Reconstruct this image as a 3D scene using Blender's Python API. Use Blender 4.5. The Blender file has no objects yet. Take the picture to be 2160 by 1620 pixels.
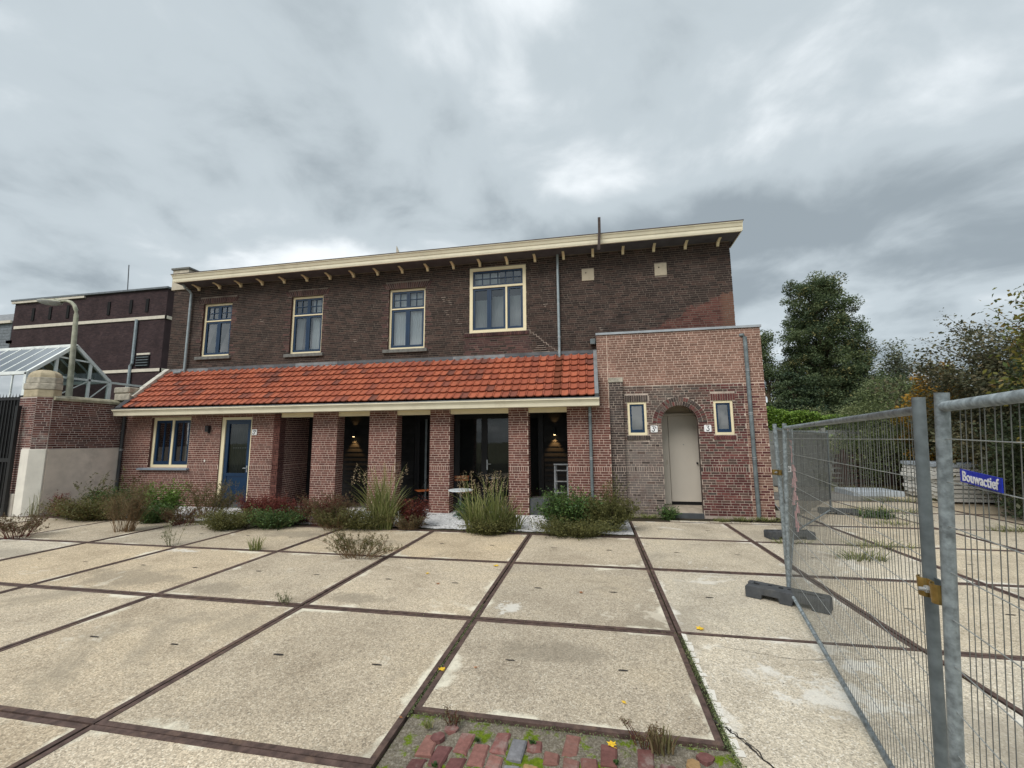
import bpy, math, random
import numpy as np
from mathutils import Vector, Matrix
random.seed(7)
rng = np.random.default_rng(7)
S = bpy.context.scene
COL = S.collection
PI = math.pi

# ---------------------------------------------------------------- camera
CAM = Vector((9.2856, -4.5186, 1.8313))
YAW, PITCH, ROLL = -0.1886, 0.1304, -0.0074
cam = bpy.data.cameras.new('camera')
cam.sensor_width = 36.0
cam.lens = 896.98 / 2160 * 36.0
cam.clip_start = 0.02
cam.clip_end = 3000
co = bpy.data.objects.new('camera', cam)
COL.objects.link(co)
fw = Vector((math.sin(YAW) * math.cos(PITCH), math.cos(YAW) * math.cos(PITCH), math.sin(PITCH)))
rt = Vector((math.cos(YAW), -math.sin(YAW), 0))
up = rt.cross(fw)
r2 = math.cos(ROLL) * rt + math.sin(ROLL) * up
u2 = -math.sin(ROLL) * rt + math.cos(ROLL) * up
mw = Matrix((r2, u2, -fw)).transposed().to_4x4()
mw.translation = CAM
co.matrix_world = mw
S.camera = co
S.render.resolution_x, S.render.resolution_y = 1024, 768

# ---------------------------------------------------------------- light
SUN_EL, SUN_AZ = math.radians(48), math.radians(205)      # azimuth clockwise from +Y
EXPOSURE = 0.90
world = bpy.data.worlds.new('World')
S.world = world
world.use_nodes = True
nt = world.node_tree
nt.nodes.clear()
def N(nt, t, **kw):
    n = nt.nodes.new(t)
    for k, v in kw.items():
        if k == 'inp':
            for a, b in v.items(): n.inputs[a].default_value = b
        else: setattr(n, k, v)
    return n
L = nt.links.new
tc = N(nt, 'ShaderNodeTexCoord')
sep = N(nt, 'ShaderNodeSeparateXYZ'); L(tc.outputs['Generated'], sep.inputs[0])
zc = N(nt, 'ShaderNodeMath', operation='MAXIMUM'); L(sep.outputs[2], zc.inputs[0]); zc.inputs[1].default_value = 0.0
za = N(nt, 'ShaderNodeMath', operation='ADD'); L(zc.outputs[0], za.inputs[0]); za.inputs[1].default_value = 0.26
dx = N(nt, 'ShaderNodeMath', operation='DIVIDE'); L(sep.outputs[0], dx.inputs[0]); L(za.outputs[0], dx.inputs[1])
dy = N(nt, 'ShaderNodeMath', operation='DIVIDE'); L(sep.outputs[1], dy.inputs[0]); L(za.outputs[0], dy.inputs[1])
cmb = N(nt, 'ShaderNodeCombineXYZ'); L(dx.outputs[0], cmb.inputs[0]); L(dy.outputs[0], cmb.inputs[1]); cmb.inputs[2].default_value = 14.6
n1 = N(nt, 'ShaderNodeTexNoise', inp={'Scale': 1.15, 'Detail': 4.0, 'Roughness': 0.42, 'Distortion': 0.3}); L(cmb.outputs[0], n1.inputs['Vector'])
n2 = N(nt, 'ShaderNodeTexNoise', inp={'Scale': 3.3, 'Detail': 7.0, 'Roughness': 0.52, 'Distortion': 0.3}); L(cmb.outputs[0], n2.inputs['Vector'])
mx = N(nt, 'ShaderNodeMix', data_type='FLOAT'); mx.inputs[0].default_value = 0.38; L(n1.outputs['Fac'], mx.inputs[2]); L(n2.outputs['Fac'], mx.inputs[3])
cr = N(nt, 'ShaderNodeValToRGB')
cr.color_ramp.interpolation = 'EASE'
e = cr.color_ramp.elements
e[0].position = 0.37; e[0].color = (0.165, 0.192, 0.210, 1)
e[1].position = 0.64; e[1].color = (0.50, 0.525, 0.54, 1)
m = e.new(0.50); m.color = (0.285, 0.32, 0.34, 1)
L(mx.outputs[0], cr.inputs[0])
# below the horizon: plain ground grey
sky = N(nt, 'ShaderNodeTexSky', sky_type='NISHITA', sun_disc=False, sun_elevation=SUN_EL, sun_rotation=SUN_AZ)
bg1 = N(nt, 'ShaderNodeBackground'); bg1.inputs[1].default_value = 0.05; L(sky.outputs[0], bg1.inputs[0])
bg2 = N(nt, 'ShaderNodeBackground'); bg2.inputs[1].default_value = 1.14; L(cr.outputs[0], bg2.inputs[0])
ms = N(nt, 'ShaderNodeMixShader'); ms.inputs[0].default_value = 0.93
L(bg1.outputs[0], ms.inputs[1]); L(bg2.outputs[0], ms.inputs[2])
wo = N(nt, 'ShaderNodeOutputWorld'); L(ms.outputs[0], wo.inputs[0])

sun = bpy.data.lights.new('sun', 'SUN')
sun.energy = 1.5; sun.angle = math.radians(34); sun.color = (1.0, 0.965, 0.91)
so = bpy.data.objects.new('sun', sun); COL.objects.link(so)
sd = Vector((math.sin(SUN_AZ) * math.cos(SUN_EL), math.cos(SUN_AZ) * math.cos(SUN_EL), math.sin(SUN_EL)))
so.rotation_euler = sd.to_track_quat('Z', 'Y').to_euler()
so.location = (0, -20, 30)
S.view_settings.view_transform = 'Standard'
S.view_settings.look = 'None'
S.view_settings.exposure = EXPOSURE
S.view_settings.gamma = 1.0
S.view_settings.use_curve_mapping = False

# ---------------------------------------------------------------- materials
MATS = {}
def new_mat(name):
    m = bpy.data.materials.new(name); m.use_nodes = True
    nt = m.node_tree; nt.nodes.clear()
    out = nt.nodes.new('ShaderNodeOutputMaterial')
    MATS[name] = m
    return m, nt, out
def rnd_node(nt):
    a = N(nt, 'ShaderNodeAttribute', attribute_name='rnd')
    o = N(nt, 'ShaderNodeObjectInfo')
    s = N(nt, 'ShaderNodeMath', operation='ADD'); nt.links.new(a.outputs['Fac'], s.inputs[0]); nt.links.new(o.outputs['Random'], s.inputs[1])
    f = N(nt, 'ShaderNodeMath', operation='FRACT'); nt.links.new(s.outputs[0], f.inputs[0])
    return f.outputs[0]
def noise(nt, scale, detail=3, rough=.55, vec=None, world=True, dist=0):
    n = N(nt, 'ShaderNodeTexNoise', inp={'Scale': scale, 'Detail': detail, 'Roughness': rough, 'Distortion': dist})
    if vec is None:
        if world: vec = N(nt, 'ShaderNodeNewGeometry').outputs['Position']
        else: vec = N(nt, 'ShaderNodeTexCoord').outputs['Object']
    nt.links.new(vec, n.inputs['Vector'])
    return n.outputs['Fac']
def ramp(nt, fac, stops):
    c = N(nt, 'ShaderNodeValToRGB'); el = c.color_ramp.elements
    while len(el) > 1: el.remove(el[-1])
    el[0].position = stops[0][0]; el[0].color = (*stops[0][1], 1) if len(stops[0][1]) == 3 else stops[0][1]
    for p, col in stops[1:]:
        x = el.new(p); x.color = (*col, 1)
    nt.links.new(fac, c.inputs[0])
    return c.outputs[0]
def mixc(nt, fac, a, b, mode='MIX'):
    m = N(nt, 'ShaderNodeMix', data_type='RGBA', blend_type=mode)
    for i, v in ((0, fac), (6, a), (7, b)):
        if isinstance(v, (int, float)): m.inputs[i].default_value = v
        elif isinstance(v, tuple): m.inputs[i].default_value = (*v, 1)
        else: nt.links.new(v, m.inputs[i])
    return m.outputs[2]
def sm(nt, fac, a, b):
    m = N(nt, 'ShaderNodeMapRange', interpolation_type='SMOOTHSTEP'); m.inputs[1].default_value = a; m.inputs[2].default_value = b
    nt.links.new(fac, m.inputs[0]); return m.outputs[0]
def mth(nt, op, a, b=None):
    m = N(nt, 'ShaderNodeMath', operation=op)
    for i, v in ((0, a), (1, b)):
        if v is None: continue
        if isinstance(v, (int, float)): m.inputs[i].default_value = v
        else: nt.links.new(v, m.inputs[i])
    return m.outputs[0]
def finish(nt, out, col, rough=.8, bump=None, bstr=.3, metal=0, spec=.35, bdist=.01):
    p = N(nt, 'ShaderNodeBsdfPrincipled')
    if isinstance(col, tuple): p.inputs['Base Color'].default_value = (*col, 1)
    else: nt.links.new(col, p.inputs['Base Color'])
    if isinstance(rough, (int, float)): p.inputs['Roughness'].default_value = rough
    else: nt.links.new(rough, p.inputs['Roughness'])
    p.inputs['Metallic'].default_value = metal
    p.inputs['Specular IOR Level'].default_value = spec
    if bump is not None:
        b = N(nt, 'ShaderNodeBump'); b.inputs['Strength'].default_value = bstr; b.inputs['Distance'].default_value = bdist
        nt.links.new(bump, b.inputs['Height']); nt.links.new(b.outputs[0], p.inputs['Normal'])
    nt.links.new(p.outputs[0], out.inputs[0])
    return p
def simple(name, col, rough=.7, var=.25, scale=6, bscale=80, bstr=.2, metal=0, spec=.35, rv=0.0, dirt=None):
    """one colour, with soft blotches, a little per-piece variation and fine relief"""
    m, nt, out = new_mat(name)
    n = noise(nt, scale, 4)
    d = tuple(c * (1 - var) for c in col); l = tuple(min(1, c * (1 + var)) for c in col)
    c = ramp(nt, n, [(.3, d), (.7, l)])
    if rv:
        r = rnd_node(nt)
        c = mixc(nt, 1.0, c, ramp(nt, r, [(0, (1 - rv,) * 3), (1, (1 + rv,) * 3)]), 'MULTIPLY')
    if dirt:
        c = mixc(nt, mth(nt, 'MULTIPLY', sm(nt, noise(nt, scale * .35, 6, .7), .52, .72), dirt[1]), c, dirt[0])
    finish(nt, out, c, rough, noise(nt, bscale, 3), bstr, metal, spec, .004)
    return m

simple('cream_paint', (.80, .74, .57), .45, .05, 3, 40, .05, dirt=((.45, .40, .28), .35))
simple('cream_frame', (.80, .70, .47), .45, .04, 3, 40, .05, dirt=((.5, .42, .28), .25))
simple('blue_paint', (.004, .026, .068), .35, .15, 3, 40, .05, spec=.5)
simple('black_paint', (.012, .012, .013), .5, .2, 5, 40, .05)
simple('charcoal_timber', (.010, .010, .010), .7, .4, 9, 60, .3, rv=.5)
simple('lead', (.10, .105, .115), .55, .3, 4, 30, .2, metal=0, dirt=((.2, .2, .2), .5))
simple('lead_light', (.20, .21, .22), .6, .3, 6, 30, .2)
simple('zinc', (.17, .20, .21), .45, .25, 7, 50, .1, metal=.3, dirt=((.08, .09, .09), .5))
simple('zinc_light', (.30, .35, .37), .45, .2, 7, 50, .1, metal=.25, dirt=((.16, .18, .18), .4))
simple('wire_highlit', (.33, .35, .34), .5, .2, 20, 140, .1, metal=.3)  # lighter wire tone, whitish highlights of the horizontal wires painted in
simple('zinc_clamp', (.42, .44, .45), .4, .2, 7, 50, .1, metal=.5)
simple('dark_pipe', (.05, .052, .055), .6, .2, 7, 50, .1)
simple('galvanised', (.24, .275, .29), .5, .42, 30, 140, .3, metal=.35, dirt=((.09, .10, .105), .8))
simple('galvanised_dark', (.15, .175, .185), .55, .22, 20, 140, .15, metal=.35)
simple('wire_steel', (.155, .16, .15), .6, .25, 20, 140, .1, metal=.35)
simple('brass', (.30, .205, .07), .35, .5, 14, 90, .1, metal=.85)
simple('foot_rubber', (.062, .066, .071), .85, .25, 12, 220, .5, dirt=((.12, .115, .105), .5))
simple('dark_void', (.006, .006, .007), .9, .2)
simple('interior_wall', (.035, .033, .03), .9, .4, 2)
simple('curtain_grey', (.40, .41, .42), .9, .1, 2)
simple('curtain_white', (.78, .80, .83), .9, .08, 2)
simple('curtain_dim', (.07, .075, .07), .9, .2, 2)
simple('hall_paint', (.42, .37, .30), .7, .06, 2, 30, .05)
simple('hall_ceiling', (.34, .25, .13), .7, .1, 2, 30, .05)
simple('door_white', (.50, .46, .40), .5, .05, 1.5, 30, .05)
simple('stone_sill', (.15, .15, .14), .8, .3, 9, 120, .4)
simple('blue_sill', (.24, .28, .33), .5, .1, 5, 60, .1)
simple('step_stone', (.36, .31, .25), .8, .2, 6, 120, .3)
simple('dark_stone', (.07, .075, .08), .8, .2, 6, 120, .3)
simple('vent_plate', (.42, .36, .27), .8, .08, 9, 80, .2)
simple('roof_bitumen', (.09, .08, .075), .8, .3, 4, 60, .4)
simple('roof_edge', (.06, .035, .03), .6, .3, 5)
simple('soffit', (.10, .10, .115), .7, .2, 3)
simple('render_beige', (.50, .45, .36), .85, .15, 5, 100, .3, dirt=((.25, .22, .17), .6))
simple('plaster', (.62, .54, .47), .9, .10, 4, 90, .6, dirt=((.38, .33, .29), .6))
simple('plaster_light', (.70, .67, .60), .9, .08, 4, 90, .6, dirt=((.40, .38, .34), .5))
simple('plinth_stone', (.46, .42, .37), .9, .15, 5, 90, .5)
simple('weathered_stone', (.37, .34, .28), .95, .28, 9, 70, .8, dirt=((.20, .19, .14), .7), rv=.08)
simple('sandstone', (.42, .36, .25), .95, .2, 8, 70, .7, dirt=((.25, .2, .12), .5))
simple('coping_stone', (.30, .28, .20), .95, .35, 10, 70, .9, dirt=((.55, .52, .42), .7))
simple('verge_stone', (.50, .48, .42), .95, .25, 9, 70, .8, dirt=((.22, .21, .17), .8))
simple('white_frame', (.82, .86, .84), .5, .1, 4, 50, .05, dirt=((.38, .42, .42), .6))
simple('pale_band', (.62, .57, .48), .8, .1, 4)
simple('lamp_metal', (.36, .36, .28), .7, .25, 6, 60, .15, dirt=((.20, .22, .14), .7))
simple('lamp_glass', (.25, .25, .23), .3, .2, 6)
simple('grey_slate', (.17, .19, .21), .7, .25, 5, rv=.2)
simple('rusty_steel', (.05, .035, .03), .7, .4, 20, 90, .4)
simple('chair_wood', (.35, .10, .03), .5, .2, 10)
simple('table_white', (.62, .66, .68), .4, .05, 3)
simple('ladder_grey', (.22, .23, .24), .6, .25, 16)
simple('sign_blue', (.005, .025, .42), .4, .08, 5, spec=.5)
simple('sign_white', (.80, .80, .80), .4, .03, 5)
simple('sign_black', (.01, .01, .012), .4, .1, 5)
simple('leaf_yellow', (.75, .48, .03), .7, .2, 30)
simple('leaf_brown', (.32, .13, .05), .8, .3, 30)
simple('sheet_white', (.80, .79, .74), .5, .08, 4, dirt=((.35, .33, .3), .5))
simple('sheet_blue', (.42, .47, .52), .5, .12, 4)
simple('timber_brown', (.035, .018, .014), .8, .3, 9)
simple('concrete_wall', (.26, .27, .26), .9, .2, 4, 60, .4, dirt=((.12, .13, .12), .6), rv=.1)
simple('tape_red', (.42, .25, .25), .7, .3, 25)
simple('cap_lead', (.33, .36, .39), .55, .15, 5, 40, .1)
simple('dark_lead', (.035, .036, .042), .6, .3, 5, 40, .2)
simple('bark', (.10, .075, .05), .95, .35, 12, 50, .8)
simple('stem_green', (.13, .14, .05), .8, .3, 20)
simple('stem_brown', (.20, .13, .07), .9, .3, 20)
simple('stem_red', (.12, .035, .025), .8, .3, 20)
simple('seed_head', (.42, .32, .20), .9, .3, 20)
simple('lintel_brick_red', (.13, .05, .045), .9, .3, 12, 90, .5, rv=.3)

def brick_mat(name, c0, c1, c2, rough=.9, extra=None):
    m, nt, out = new_mat(name)
    r = rnd_node(nt)
    c = ramp(nt, r, [(0, c0), (.5, c1), (1, c2)])
    c = mixc(nt, .6, c, ramp(nt, noise(nt, 35, 4, .65), [(.3, (.62,) * 3), (.7, (1.3,) * 3)]), 'MULTIPLY')
    c = mixc(nt, .7, c, ramp(nt, noise(nt, 1.3, 5, .6), [(.32, (.68,) * 3), (.68, (1.28,) * 3)]), 'MULTIPLY')
    if extra: c = extra(nt, c)
    finish(nt, out, c, rough, noise(nt, 140, 3), .5, spec=.2, bdist=.003)
    return m
def pos(nt):
    s = N(nt, 'ShaderNodeSeparateXYZ'); nt.links.new(N(nt, 'ShaderNodeNewGeometry').outputs['Position'], s.inputs[0]); return s.outputs
def red_patch(nt, c):
    # rebuilt red brickwork: a stepped wedge rising towards the right-hand corner of the upper wall
    p = pos(nt)
    f = mth(nt, 'SUBTRACT', mth(nt, 'MULTIPLY', mth(nt, 'SUBTRACT', p[0], 10.75), .50), mth(nt, 'SUBTRACT', p[2], 4.62))
    f = mth(nt, 'ADD', f, mth(nt, 'MULTIPLY', mth(nt, 'SUBTRACT', noise(nt, 2.2, 5, .7), .5), .9))
    k = sm(nt, f, -.03, .08)
    c = mixc(nt, mth(nt, 'MULTIPLY', k, .9), c, mixc(nt, rnd_node(nt), (.075, .028, .024), (.15, .062, .050)))
    # paler edge of newer bricks at the quoin
    q = mth(nt, 'MULTIPLY', sm(nt, p[0], 12.55, 12.7), k)
    return mixc(nt, mth(nt, 'MULTIPLY', q, .8), c, (.16, .085, .06))
def effl(nt, c, col=(.28, .25, .22), amt=.75, sc=1.6, lo=.55, hi=.75):
    return mixc(nt, mth(nt, 'MULTIPLY', sm(nt, noise(nt, sc, 9, .72), lo, hi), amt), c, col)
def old_stain(nt, c):
    # lime bloom on the left of the arch, dark soot streaks
    p = pos(nt)
    k = mth(nt, 'MULTIPLY', sm(nt, p[0], 11.9, 10.9), sm(nt, p[2], 2.9, 1.4))
    n = sm(nt, noise(nt, 2.6, 9, .75), .30, .56)
    c = mixc(nt, mth(nt, 'MULTIPLY', mth(nt, 'MULTIPLY', k, n), .58), c, (.22, .195, .18))
    k2 = mth(nt, 'MULTIPLY', sm(nt, p[0], 12.4, 11.0), sm(nt, noise(nt, 1.7, 9, .7), .42, .68))
    return mixc(nt, mth(nt, 'MULTIPLY', k2, .55), c, (.17, .155, .135))
brick_mat('brick_dark', (.030, .022, .020), (.046, .032, .028), (.078, .048, .040), extra=lambda nt, c: red_patch(nt, effl(nt, c, (.13, .10, .09), .45, 1.1, .56, .72)))
brick_mat('brick_red', (.115, .050, .042), (.15, .064, .052), (.195, .088, .07))
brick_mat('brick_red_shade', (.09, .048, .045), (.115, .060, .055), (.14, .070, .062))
brick_mat('brick_annex', (.17, .096, .074), (.215, .122, .094), (.27, .155, .12),
          extra=lambda nt, c: mixc(nt, mth(nt, 'MULTIPLY', sm(nt, noise(nt, .9, 5, .6), .54, .70), .6), c, (.11, .055, .045)))
brick_mat('brick_old', (.062, .045, .040), (.095, .060, .051), (.14, .078, .064), extra=old_stain)
brick_mat('brick_soot', (.045, .036, .033), (.07, .055, .05), (.11, .08, .07), extra=lambda nt, c: effl(nt, c, (.20, .18, .17), .6, 2.2, .50, .72))
brick_mat('brick_oxblood', (.085, .032, .032), (.115, .042, .040), (.16, .062, .055))
brick_mat('brick_garden', (.075, .038, .036), (.12, .052, .047), (.18, .085, .07), extra=lambda nt, c: effl(nt, c, (.26, .25, .23), .8, 1.3, .56, .70))
brick_mat('brick_purple', (.046, .032, .035), (.060, .040, .042), (.076, .049, .050))
brick_mat('brick_lintel', (.055, .032, .032), (.08, .042, .04), (.12, .062, .055))
brick_mat('paver_brick', (.10, .045, .045), (.19, .085, .075), (.24, .125, .10), extra=lambda nt, c: effl(nt, c, (.30, .26, .23), .6, 5, .52, .68))
brick_mat('paver_yellow', (.30, .19, .09), (.33, .22, .11), (.36, .25, .14))
brick_mat('paver_grey', (.13, .13, .14), (.16, .16, .17), (.2, .2, .2))
simple('mortar_dark', (.18, .145, .12), .95, .35, 3, 90, .4, dirt=((.055, .045, .043), .6))
simple('mortar_pink', (.54, .42, .35), .95, .12, 3, 90, .3)
simple('mortar_annex', (.60, .46, .38), .95, .12, 2, 90, .3, dirt=((.35, .24, .19), .5))
simple('mortar_old', (.40, .33, .28), .95, .35, 4, 90, .4, dirt=((.14, .12, .11), .8))
simple('mortar_garden', (.50, .43, .39), .95, .2, 3, 90, .4, dirt=((.26, .22, .2), .6))
simple('mortar_purple', (.06, .045, .045), .95, .2, 3)

# roof tiles
m, nt, out = new_mat('roof_tile')
r = rnd_node(nt)
c = ramp(nt, r, [(0, (.28, .078, .046)), (.3, (.36, .100, .054)), (.72, (.42, .124, .066)), (.85, (.30, .088, .055)), (.94, (.16, .062, .046)), (1, (.32, .085, .05))])
c = mixc(nt, .8, c, ramp(nt, noise(nt, 14, 5, .7), [(.3, (.72,) * 3), (.7, (1.22,) * 3)]), 'MULTIPLY')
c = mixc(nt, mth(nt, 'MULTIPLY', sm(nt, noise(nt, 3.5, 7, .7), .52, .74), .55), c, (.16, .07, .05))
p_ = pos(nt)
st = mth(nt, 'MULTIPLY', sm(nt, mth(nt, 'ABSOLUTE', mth(nt, 'SUBTRACT', p_[0], 8.44)), .13, .07), .78)
c = mixc(nt, st, c, (.13, .040, .020))
finish(nt, out, c, .62, noise(nt, 90, 3), .35, spec=.3, bdist=.004)

# concrete slabs: exposed aggregate
def slab_mat(name, base, dark, light, white_amt=.5):
    m, nt, out = new_mat(name)
    P = N(nt, 'ShaderNodeNewGeometry').outputs['Position']
    oi = N(nt, 'ShaderNodeObjectInfo')
    v = N(nt, 'ShaderNodeTexVoronoi', inp={'Scale': 115.0, 'Randomness': 1.0}); nt.links.new(P, v.inputs['Vector'])
    bw = N(nt, 'ShaderNodeSeparateColor'); nt.links.new(v.outputs['Color'], bw.inputs[0])
    c = ramp(nt, bw.outputs[0], [(0, tuple(x * .56 for x in base)), (.28, tuple(x * .86 for x in base)), (.62, base), (.85, tuple(min(1, x * 1.22) for x in base)), (1, light)])
    v2 = N(nt, 'ShaderNodeTexVoronoi', inp={'Scale': 48.0, 'Randomness': 1.0}); nt.links.new(P, v2.inputs['Vector'])
    b2 = N(nt, 'ShaderNodeSeparateColor'); nt.links.new(v2.outputs['Color'], b2.inputs[0])
    c = mixc(nt, .55, c, ramp(nt, b2.outputs[1], [(0, (.66,) * 3), (.3, (.94,) * 3), (1, (1.12,) * 3)]), 'MULTIPLY')
    c = mixc(nt, .8, c, ramp(nt, noise(nt, 1.1, 6, .65), [(.30, (.70, .68, .66)), (.5, (1, 1, 1)), (.7, (1.12, 1.10, 1.05))]), 'MULTIPLY')
    tint = ramp(nt, oi.outputs['Random'], [(0, (.78, .79, .80)), (.3, (1.06, 1.0, .90)), (.5, (.90, .89, .87)), (.7, (1.08, 1.07, 1.05)), (.85, (.86, .84, .80)), (1, (1.15, 1.08, .97))])
    c = mixc(nt, .85, c, tint, 'MULTIPLY')
    # grey-brown weather stains with their own shape
    k = sm(nt, noise(nt, .55, 8, .68, dist=.6), .55, .68)
    c = mixc(nt, mth(nt, 'MULTIPLY', k, .62), c, dark)
    k = sm(nt, noise(nt, 5.5, 6, .75), .57, .70)
    c = mixc(nt, mth(nt, 'MULTIPLY', k, .22), c, dark)
    # darker ponding stains and paler, worn borders, each slab its own
    for bx, by, rx, ry in ((2.95, .55, 1.15, .5), (4.6, .32, .55, .28), (6.5, .33, .6, .22), (5.2, 2.9, .8, .35), (11.75, -1.5, .45, .5), (3.3, 3.3, .9, .4), (8.9, -.55, .6, .25), (-.5, 1.2, 1.1, .4)):
        s3 = N(nt, 'ShaderNodeSeparateXYZ'); nt.links.new(P, s3.inputs[0])
        ex = mth(nt, 'DIVIDE', mth(nt, 'SUBTRACT', s3.outputs[0], bx), rx); ey = mth(nt, 'DIVIDE', mth(nt, 'SUBTRACT', s3.outputs[1], by), ry)
        q_ = mth(nt, 'SUBTRACT', 1.0, mth(nt, 'ADD', mth(nt, 'MULTIPLY', ex, ex), mth(nt, 'MULTIPLY', ey, ey)))
        q_ = mth(nt, 'ADD', q_, mth(nt, 'MULTIPLY', mth(nt, 'SUBTRACT', noise(nt, 3.2, 6, .7), .5), 2.6))
        c = mixc(nt, mth(nt, 'MULTIPLY', sm(nt, q_, .15, .9), .50), c, tuple(x * .75 for x in dark))
    for bx, by, rx, ry in ((10.95, -.85, .55, .32), (11.3, -.35, .3, .2), (10.6, -.55, .14, .08), (2.3, 1.85, .5, .12), (8.3, .35, .2, .25)):
        s3 = N(nt, 'ShaderNodeSeparateXYZ'); nt.links.new(P, s3.inputs[0])
        ex = mth(nt, 'DIVIDE', mth(nt, 'SUBTRACT', s3.outputs[0], bx), rx); ey = mth(nt, 'DIVIDE', mth(nt, 'SUBTRACT', s3.outputs[1], by), ry)
        q_ = mth(nt, 'SUBTRACT', 1.0, mth(nt, 'ADD', mth(nt, 'MULTIPLY', ex, ex), mth(nt, 'MULTIPLY', ey, ey)))
        q_ = mth(nt, 'ADD', q_, mth(nt, 'MULTIPLY', mth(nt, 'SUBTRACT', noise(nt, 7.0, 6, .75), .52), 5.0))
        c = mixc(nt, mth(nt, 'MULTIPLY', sm(nt, q_, .3, .9), .7), c, (.72, .70, .64))
    gc = N(nt, 'ShaderNodeTexCoord').outputs['Generated']; sg_ = N(nt, 'ShaderNodeSeparateXYZ'); nt.links.new(gc, sg_.inputs[0])
    ed = None
    for ax in (0, 1):
        for v_ in (sg_.outputs[ax], mth(nt, 'SUBTRACT', 1.0, sg_.outputs[ax])): ed = v_ if ed is None else mth(nt, 'MINIMUM', ed, v_)
    w_ = mth(nt, 'ADD', ed, mth(nt, 'MULTIPLY', mth(nt, 'SUBTRACT', noise(nt, 1.6, 6, .6, vec=mthv(nt, P, 12.3)), .40), .45))
    c = mixc(nt, mth(nt, 'MULTIPLY', sm(nt, w_, .05, .0), .75), c, tuple(min(.78, x * 1.12) for x in light))
    w_ = mth(nt, 'ADD', ed, mth(nt, 'MULTIPLY', mth(nt, 'SUBTRACT', noise(nt, 2.3, 6, .7, vec=mthv(nt, P, 44.3)), .42), .30))
    c = mixc(nt, mth(nt, 'MULTIPLY', sm(nt, w_, .03, .0), .40), c, dark)
    # cement skin where the aggregate never was exposed
    k = sm(nt, noise(nt, .8, 7, .72, dist=.8, vec=mthv(nt, P, 31.7)), .60, .66)
    c = mixc(nt, mth(nt, 'MULTIPLY', k, white_amt), c, light)
    h = mth(nt, 'ADD', bw.outputs[1], mth(nt, 'MULTIPLY', noise(nt, 9, 5), 1.2))
    finish(nt, out, c, .9, h, .45, spec=.2, bdist=.005)
    return m
def mthv(nt, P, off):
    a = N(nt, 'ShaderNodeVectorMath', operation='ADD'); nt.links.new(P, a.inputs[0]); a.inputs[1].default_value = (off, -off * .7, 3)
    return a.outputs[0]
slab_mat('slab_concrete', (.53, .452, .345), (.29, .25, .19), (.72, .66, .54))
slab_mat('slab_pale', (.56, .50, .40), (.33, .29, .23), (.70, .67, .60), .7)
slab_mat('slab_grey', (.27, .26, .24), (.16, .155, .145), (.42, .41, .38), .5)
simple('steel_edge', (.095, .062, .052), .75, .45, 14, 90, .6, metal=.1, dirt=((.20, .13, .09), .75))
simple('slot_shade_grit', (.035, .030, .027), .9, .3, 9)  # near-black paints the shade inside lifting holes; cracks and crumbs share it
m, nt, out = new_mat('joint_dirt')
c = ramp(nt, noise(nt, 28, 5, .7), [(.3, (.028, .022, .017)), (.5, (.060, .050, .036)), (.62, (.05, .075, .015)), (.75, (.11, .10, .07))])
finish(nt, out, c, 1, noise(nt, 90, 4), .8, spec=.1)
m, nt, out = new_mat('sandy_moss')
c = ramp(nt, noise(nt, 60, 5, .75), [(.3, (.10, .085, .06)), (.5, (.20, .175, .135)), (.7, (.36, .33, .28))])
c = mixc(nt, sm(nt, noise(nt, 4.5, 7, .75), .50, .58), c, mixc(nt, noise(nt, 60, 2), (.06, .10, .008), (.20, .27, .02)))
finish(nt, out, c, 1, noise(nt, 70, 5, .7), 1.0, spec=.1, bdist=.012)
m, nt, out = new_mat('gravel')
P = N(nt, 'ShaderNodeNewGeometry').outputs['Position']
v = N(nt, 'ShaderNodeTexVoronoi', inp={'Scale': 42.0}); nt.links.new(P, v.inputs['Vector'])
b = N(nt, 'ShaderNodeSeparateColor'); nt.links.new(v.outputs['Color'], b.inputs[0])
c = ramp(nt, b.outputs[0], [(0, (.20, .20, .20)), (.3, (.50, .50, .50)), (1, (.68, .68, .68))])
c = mixc(nt, sm(nt, noise(nt, 6, 6, .7), .58, .75), c, (.22, .21, .19))
finish(nt, out, c, .9, v.outputs['Distance'], .8, spec=.2, bdist=.01)
m, nt, out = new_mat('soil')
c = ramp(nt, noise(nt, 14, 6, .7), [(.3, (.03, .024, .018)), (.55, (.06, .05, .035)), (.72, (.05, .07, .02))])
finish(nt, out, c, 1, noise(nt, 40, 5, .7), 1.0, spec=.1, bdist=.02)
m, nt, out = new_mat('far_ground')
c = ramp(nt, noise(nt, 2.2, 6, .7), [(.3, (.10, .12, .04)), (.6, (.2, .19, .13)), (.8, (.3, .28, .22))])
finish(nt, out, c, 1, noise(nt, 20, 5, .7), .6, spec=.1, bdist=.02)

def leaf_mat(name, cols, rough=.55, tr=.3):
    m, nt, out = new_mat(name)
    r = rnd_node(nt)
    n = len(cols)
    c = ramp(nt, r, [(i / (n - 1), cols[i]) for i in range(n)])
    c = mixc(nt, .6, c, ramp(nt, noise(nt, .9, 3), [(.35, (.75,) * 3), (.65, (1.25,) * 3)]), 'MULTIPLY')
    p = finish(nt, out, c, rough, spec=.3)
    t = N(nt, 'ShaderNodeBsdfTranslucent'); nt.links.new(c, t.inputs[0])
    mx = N(nt, 'ShaderNodeMixShader'); mx.inputs[0].default_value = tr
    nt.links.new(p.outputs[0], mx.inputs[1]); nt.links.new(t.outputs[0], mx.inputs[2]); nt.links.new(mx.outputs[0], out.inputs[0])
leaf_mat('leaf_poplar', [(.06, .09, .05), (.11, .15, .07), (.18, .21, .09), (.30, .27, .11)])
leaf_mat('leaf_conifer', [(.025, .046, .024), (.045, .072, .036), (.075, .105, .045)], tr=.1)
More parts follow.
